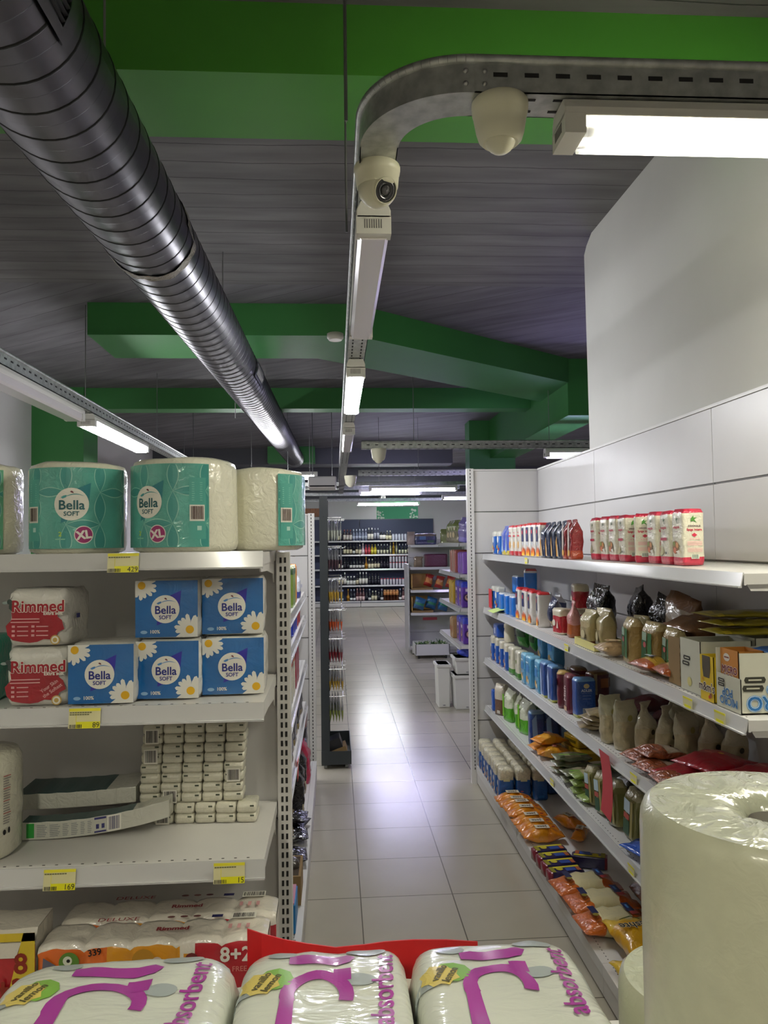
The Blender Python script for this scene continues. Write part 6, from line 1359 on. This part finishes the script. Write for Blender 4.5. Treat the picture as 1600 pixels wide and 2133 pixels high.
# farther unit facing the viewer
b = MB(); b.box(1.112, 1.135, 11.9, 12.5, 0, 1.36, mat('#b9b9b6', .4)); tag(b.build('side_panel'), 'plain grey side board standing on the floor before the drinks wall', 'panel')
shelving((1.15, 12.2, 0), 0, .86, 1.75, [(1.655, .36), (1.31, .36), (.96, .36), (.61, .36)], 'small grey shelving in the middle distance with bread bags and greens', base=(.11, .5), up=(0, 1), perf=False, PM=mat('#b5b5b2', .4))
def fbox(name, w, d, h, c, loc, label, front=(), bands=(), cat='carton', style='brick', e=9, wr=.0015, rot=(0, 0, 0), lie=False):
    K = pk(name, cat, w, d, h, style, c, bands, front, seed=int(loc[0] * 100) % 17 + int(loc[2] * 10), e=e, wr=wr, lie=lie); K.put(loc, rot, label)
fbox('navy_box', .34, .2, .17, '#232c5c', (1.40, 11.98, 1.657), 'navy box with crumpled top on the highest middle-distance shelf', [('r', -.1, .0, .08, .13, '#4a6a9c'), ('r', .02, .13, .03, .07, '#3a5a4a')], [(.8, 1.1, film('#5a4a44', .8, 20))], wr=.01)
fbox('foil_bag', .12, .1, .20, '#9a8a84', (1.175, 11.93, 1.657), 'pale crumpled foil bag left of the navy box', style='gusset', e=4, wr=.01, cat='snack bag')
fbox('floral_bag', .28, .12, .24, '#7d8450', (1.78, 11.95, 1.657), 'olive bag right of the navy box', style='gusset', e=4, wr=.012, cat='snack bag')
fbox('maroon_box', .36, .2, .20, '#5a1c3a', (1.56, 11.98, 1.312), 'plain maroon box on the second middle-distance shelf')
fbox('clear_bag', .14, .1, .16, '#8a7862', (1.28, 11.93, 1.312), 'clear brownish bag left of the maroon box', style='pillow', e=4, wr=.012, cat='snack bag')
for z, zz in ((.962, 'third'), (.612, 'fourth')):
    root = empty('cardboard_tray', (1.30, 12.0, z)); b = MB(); b.box(-.13, .20, -.12, .15, 0, .03, CARD); b.box(-.13, -.12, -.12, .15, .03, .24, mat('#c09a5c', .7)); b.box(-.12, .2, .14, .15, .03, .24, mat('#c09a5c', .7)); b.build('tray_body', root)
    tag(root, 'open cardboard tray on the %s middle-distance shelf' % zz, 'carton')
K = pk('bread_bag', 'bread bag', .13, .11, .19, 'pillow', film('#a02a24', .5, 20), [(.3, .7, film('#c07a3a', .5, 20), 'front')], seed=120, wr=.012)
for i, x in enumerate((1.42, 1.59, 1.76)): K.put((x, 11.98, .994 if i == 0 else .962), (0, .3, 0), 'red and orange bread bag, %s from the left on the third middle-distance shelf' % ORD[i + 1])
K = pk('blue_green_bag', 'bread bag', .17, .12, .18, 'pillow', film('#1a5a8a', .5, 20), [(.35, .6, film('#2a7a5a', .5, 20), 'front')], seed=121, wr=.012)
for i, x in enumerate((1.26, 1.45, 1.64, 1.83)): K.put((x, 11.93 if i else 11.86, .644 if i < 2 else .612), (0, .3, .2 * i), 'blue and green bag, %s from the left on the fourth middle-distance shelf' % ORD[i + 1])
b = MB(); b.box(0, .22, -.003, 0, 0, .045, mat('#7a2428', .5)); tag(b.build('red_strip', loc=(1.33, 11.833, .50)), 'dark red strip hanging below the blue and green bags', 'card strip')
root = empty('vegetable_crate', (1.40, 11.45, 0.0)); b = MB(); CRW = mat('#c9c9c4', .4); b.box(-.25, .25, -.22, .22, .05, .065, CRW); b.box(-.24, .24, -.21, .21, .065, .115, mat('#3c5a2a', .8))
for a0, a1, c0, c1 in ((-.25, .25, -.22, -.21), (-.25, .25, .21, .22), (-.25, -.24, -.22, .22), (.24, .25, -.22, .22)): b.box(a0, a1, c0, c1, .065, .21, CRW)
b.build('crate_body', root)
for x in (-.2, .2):
    for y in (-.18, .18):
        b = MB(); b.cyl((x, y, 0), (x, y, .05), .015, SLOT, 8); b.build('foot', root)
tag(root, 'low pale crate on short feet full of leafy greens', 'crate')
def lettuce(seed, c):
    root = empty('lettuce'); b = MB(); rnd = random.Random(seed)
    for k in range(9):
        a = k * 2.4; rr = .02 + .045 * k / 9; tilt = .3 + k * .1
        def fn(u, v, a=a, rr=rr, tilt=tilt, k=k):
            x = (u - .5) * .09 * math.sin(math.pi * min(1, v + .25)); y = v * .10; z = .02 * math.sin(u * 14 + k) * v + .03 * (1 - (2 * u - 1) ** 2)
            P = Vector((x, rr + y * math.sin(tilt), y * math.cos(tilt) + z * .4)); return Matrix.Rotation(a, 3, 'Z') @ P
        b.surf(fn, 6, 5, film(c if k % 3 else '#9cb07a', .3, 30))
    b.build('leaves', root); b = MB(); lumps(b, 0, 0, .03, .03, film('#c9d4a8', .2), n=10, k=6); b.build('heart', root); return Kind(root, 'lettuce')
KL = [lettuce(1, '#4f7a2c'), lettuce(2, '#2f5a22')]
n = 0
for j in range(3):
    for i in range(4):
        KL[(i + j) % 2].put((1.235 + i * .108, 11.335 + j * .11, .117 + .05 * ((i + j) % 2)), (RR.uniform(-.3, .3), RR.uniform(-.3, .3), RR.uniform(0, 6)), '%s leafy head in the crate, %s from left in the %s row' % (('mid green', 'dark green')[(i + j) % 2], ORD[i + 1], ('front', 'middle', 'back')[j]), 'leafy heads in the pale crate', scale=.6); n += 1

# ------------------------------------------------------------------ drinks wall at the far end
NAVY = mat('#2c3042', .5); NAVP = mat('#39405a', .6)
WZ = (1.752, 1.385, 1.005, .576)
shelving((-1.62, 20.82, 0), 0, 2.27, 2.32, [(z, .41) for z in WZ], 'left bay of the navy drinks wall', base=(.16, .42), up=(0, 0), pitch=5, M=NAVY, PM=NAVP, perf=False)
shelving((.66, 20.82, 0), 0, 2.0, 2.32, [(z, .41) for z in WZ], 'right bay of the navy drinks wall under the green sign', base=(.16, .42), up=(0, 0), pitch=5, M=NAVY, PM=NAVP, perf=False)
for x, l in ((-1.615, 2.26), (.665, 1.99)):
    b = MB(); b.box(x, x + l, 20.395, 20.399, .13, .165, RAIL); tag(b.build('price_strip'), 'white price strip along the lowest drinks shelf, %s bay' % ('left' if x < 0 else 'right'), 'price strip')
def bottle(H, R, glass, label, cap, l0=.12, l1=.45, sh=.58, nk=.34):
    g, lb, c = mat(glass, .12, coat=.4), mat(label, .5), mat(cap, .4)
    P = [(R * .94, 0), (R, .012), (R, H * l0), (R * 1.01, H * l0), (R * 1.01, H * l1), (R, H * l1), (R, H * sh), (R * .75, H * (sh + .08)), (R * nk, H * (sh + .18)), (R * nk, H * .84), (R * (nk + .05), H * .84), (R * (nk + .05), H), (.001, H)]
    b = MB(); b.lathe(P, [g, g, g, lb, lb, g, g, g, g, c, c, c], 12); return Kind(b.build('bottle'), 'bottle')
def can(H, R, body, top, mid=None):
    t, c = mat(body, .35), mat(top, .4); m_ = mat(mid, .4) if mid else t
    b = MB(); b.lathe([(R * .9, 0), (R, .01), (R, H * .4), (R, H * .5), (R, H * .86), (R * .85, H * .9), (R * .85, H), (.001, H)], [t, t, m_, t, c, c, c], 12); return Kind(b.build('drink_can'), 'drink can')
BK_ = {
 'k': (bottle(.30, .037, '#15161c', '#2b2b34', '#2a2a30'), 'all-dark bottle'), 'd': (bottle(.30, .037, '#14161c', '#dcdcd4', '#222228', .10, .34), 'dark wine bottle with white label'),
 'l': (bottle(.30, .037, '#1c1a1a', '#cfc6a4', '#3a3a40', .10, .46), 'dark wine bottle with cream label'), 'r': (bottle(.30, .037, '#4a3a3a', '#d6cfc4', '#7a3a34', .10, .52), 'red-capped bottle with pale label'),
 'v': (bottle(.31, .036, '#7c8498', '#b4bccb', '#c9d2e0', .16, .40), 'clear bottle with silver cap'), 'W': (bottle(.34, .038, '#3a3c40', '#dedccf', '#e2e2de', .12, .52), 'tall bottle with white label and white cap'),
 't': (bottle(.33, .030, '#4a4c5c', '#a9abb8', '#b9bbc8', .15, .6), 'slim grey bottle'), 'q': (bottle(.23, .044, '#1a1a1e', '#e4e2d8', '#2a2a2e', .15, .62, .66), 'squat bottle with round white label'),
 'b': (bottle(.26, .038, '#3c3a30', '#d8d2b0', '#d4d0bc', .06, .5), 'cream-labelled stubby bottle'), 'P': (bottle(.30, .038, '#d8b8bc', '#e6d4d4', '#e8e4e2', .1, .4, .42), 'pale pink bell-shaped bottle'),
 'p': (bottle(.26, .034, '#b03a44', '#c85058', '#9a3038'), 'red bottle'), 'y': (bottle(.27, .038, '#b0a028', '#d8cc4a', '#8a8420'), 'yellow bottle'), 'm': (bottle(.27, .030, '#1c2422', '#cfd0b0', '#dfe0e0', .05, .42), 'small dark bottle with silver neck'),
 'g': (bottle(.325, .022, '#a8a878', '#c9c8a0', '#b8b890'), 'tall thin pale bottle'), 'G': (bottle(.32, .034, '#a8882a', '#e0c24a', '#d8b83a', .55, .57, .58), 'golden-necked bottle'), 'o': (bottle(.32, .040, '#a8782a', '#b8862e', '#b08a34', .2, .4, .36), 'amber bell-shaped bottle'),
 's': (bottle(.30, .040, '#4a5a5c', '#c9d0d4', '#9cb4e4', .05, .25, .5, .9), 'bottle under a light blue hood'), 'z': (bottle(.31, .040, '#20242c', '#e0e0da', '#a8aec8', .06, .26), 'dark sparkling bottle with round white label'),
 'x': (bottle(.33, .038, '#5a3a3c', '#d8bcb8', '#c89a90', .04, .36), 'rose bottle with pink label and cap'), 'n': (bottle(.28, .040, '#5a3422', '#c98a52', '#d6a070', .5, .86, .8, .8), 'orange wrapped bottle'),
 'j': (can(.17, .034, '#c9ccd8', '#b4b8c8'), 'white drink can'), 'c': (can(.17, .031, '#cfcdd2', '#b0303c', None), 'white drink can with red rim'), 'h': (bottle(.24, .040, '#24262a', '#d8d8d0', '#e6e6e2', .08, .52, .6, .5), 'white-capped bottle with pale label')}
rowsW = ['lkrrrvvvvvWWttqqbbjjjjjjjj', 'kkllldlePppyymmmmgGgmmmlll'.replace('e', 'b'), 'ldkkdddddebbllkkkccccccccc'.replace('e', 'o'), 'llWhhhlWWWkkkkccccccccdddd', 'ss_ozzxxxkzbbkznnnnnzxkzdk']
for r_, row in enumerate(rowsW):
    z = (WZ + (.16,))[r_] + .002; cnt = 0
    for i, ch in enumerate(row):
        if ch == '_': continue
        cnt += 1; x = .08 + i * .0815; K, desc = BK_[ch]
        if x > 1.98 and r_ > 1 and False: continue
        K.put((x, 20.50 + RR.uniform(-.01, .01), z), 0, '%s, %s from left on the %s drinks shelf' % (desc, ORD[cnt], ('top', 'second', 'middle', 'fourth', 'lowest')[r_]), 'bottles and cans on the %s drinks shelf' % ('top', 'second', 'middle', 'fourth', 'lowest')[r_])
        if ch == 'c' and r_ == 2: K.put((x, 20.50, z + .172), 0, 'stacked white can with red rim above the %s can of the middle drinks shelf' % ORD[cnt], 'bottles and cans on the middle drinks shelf')
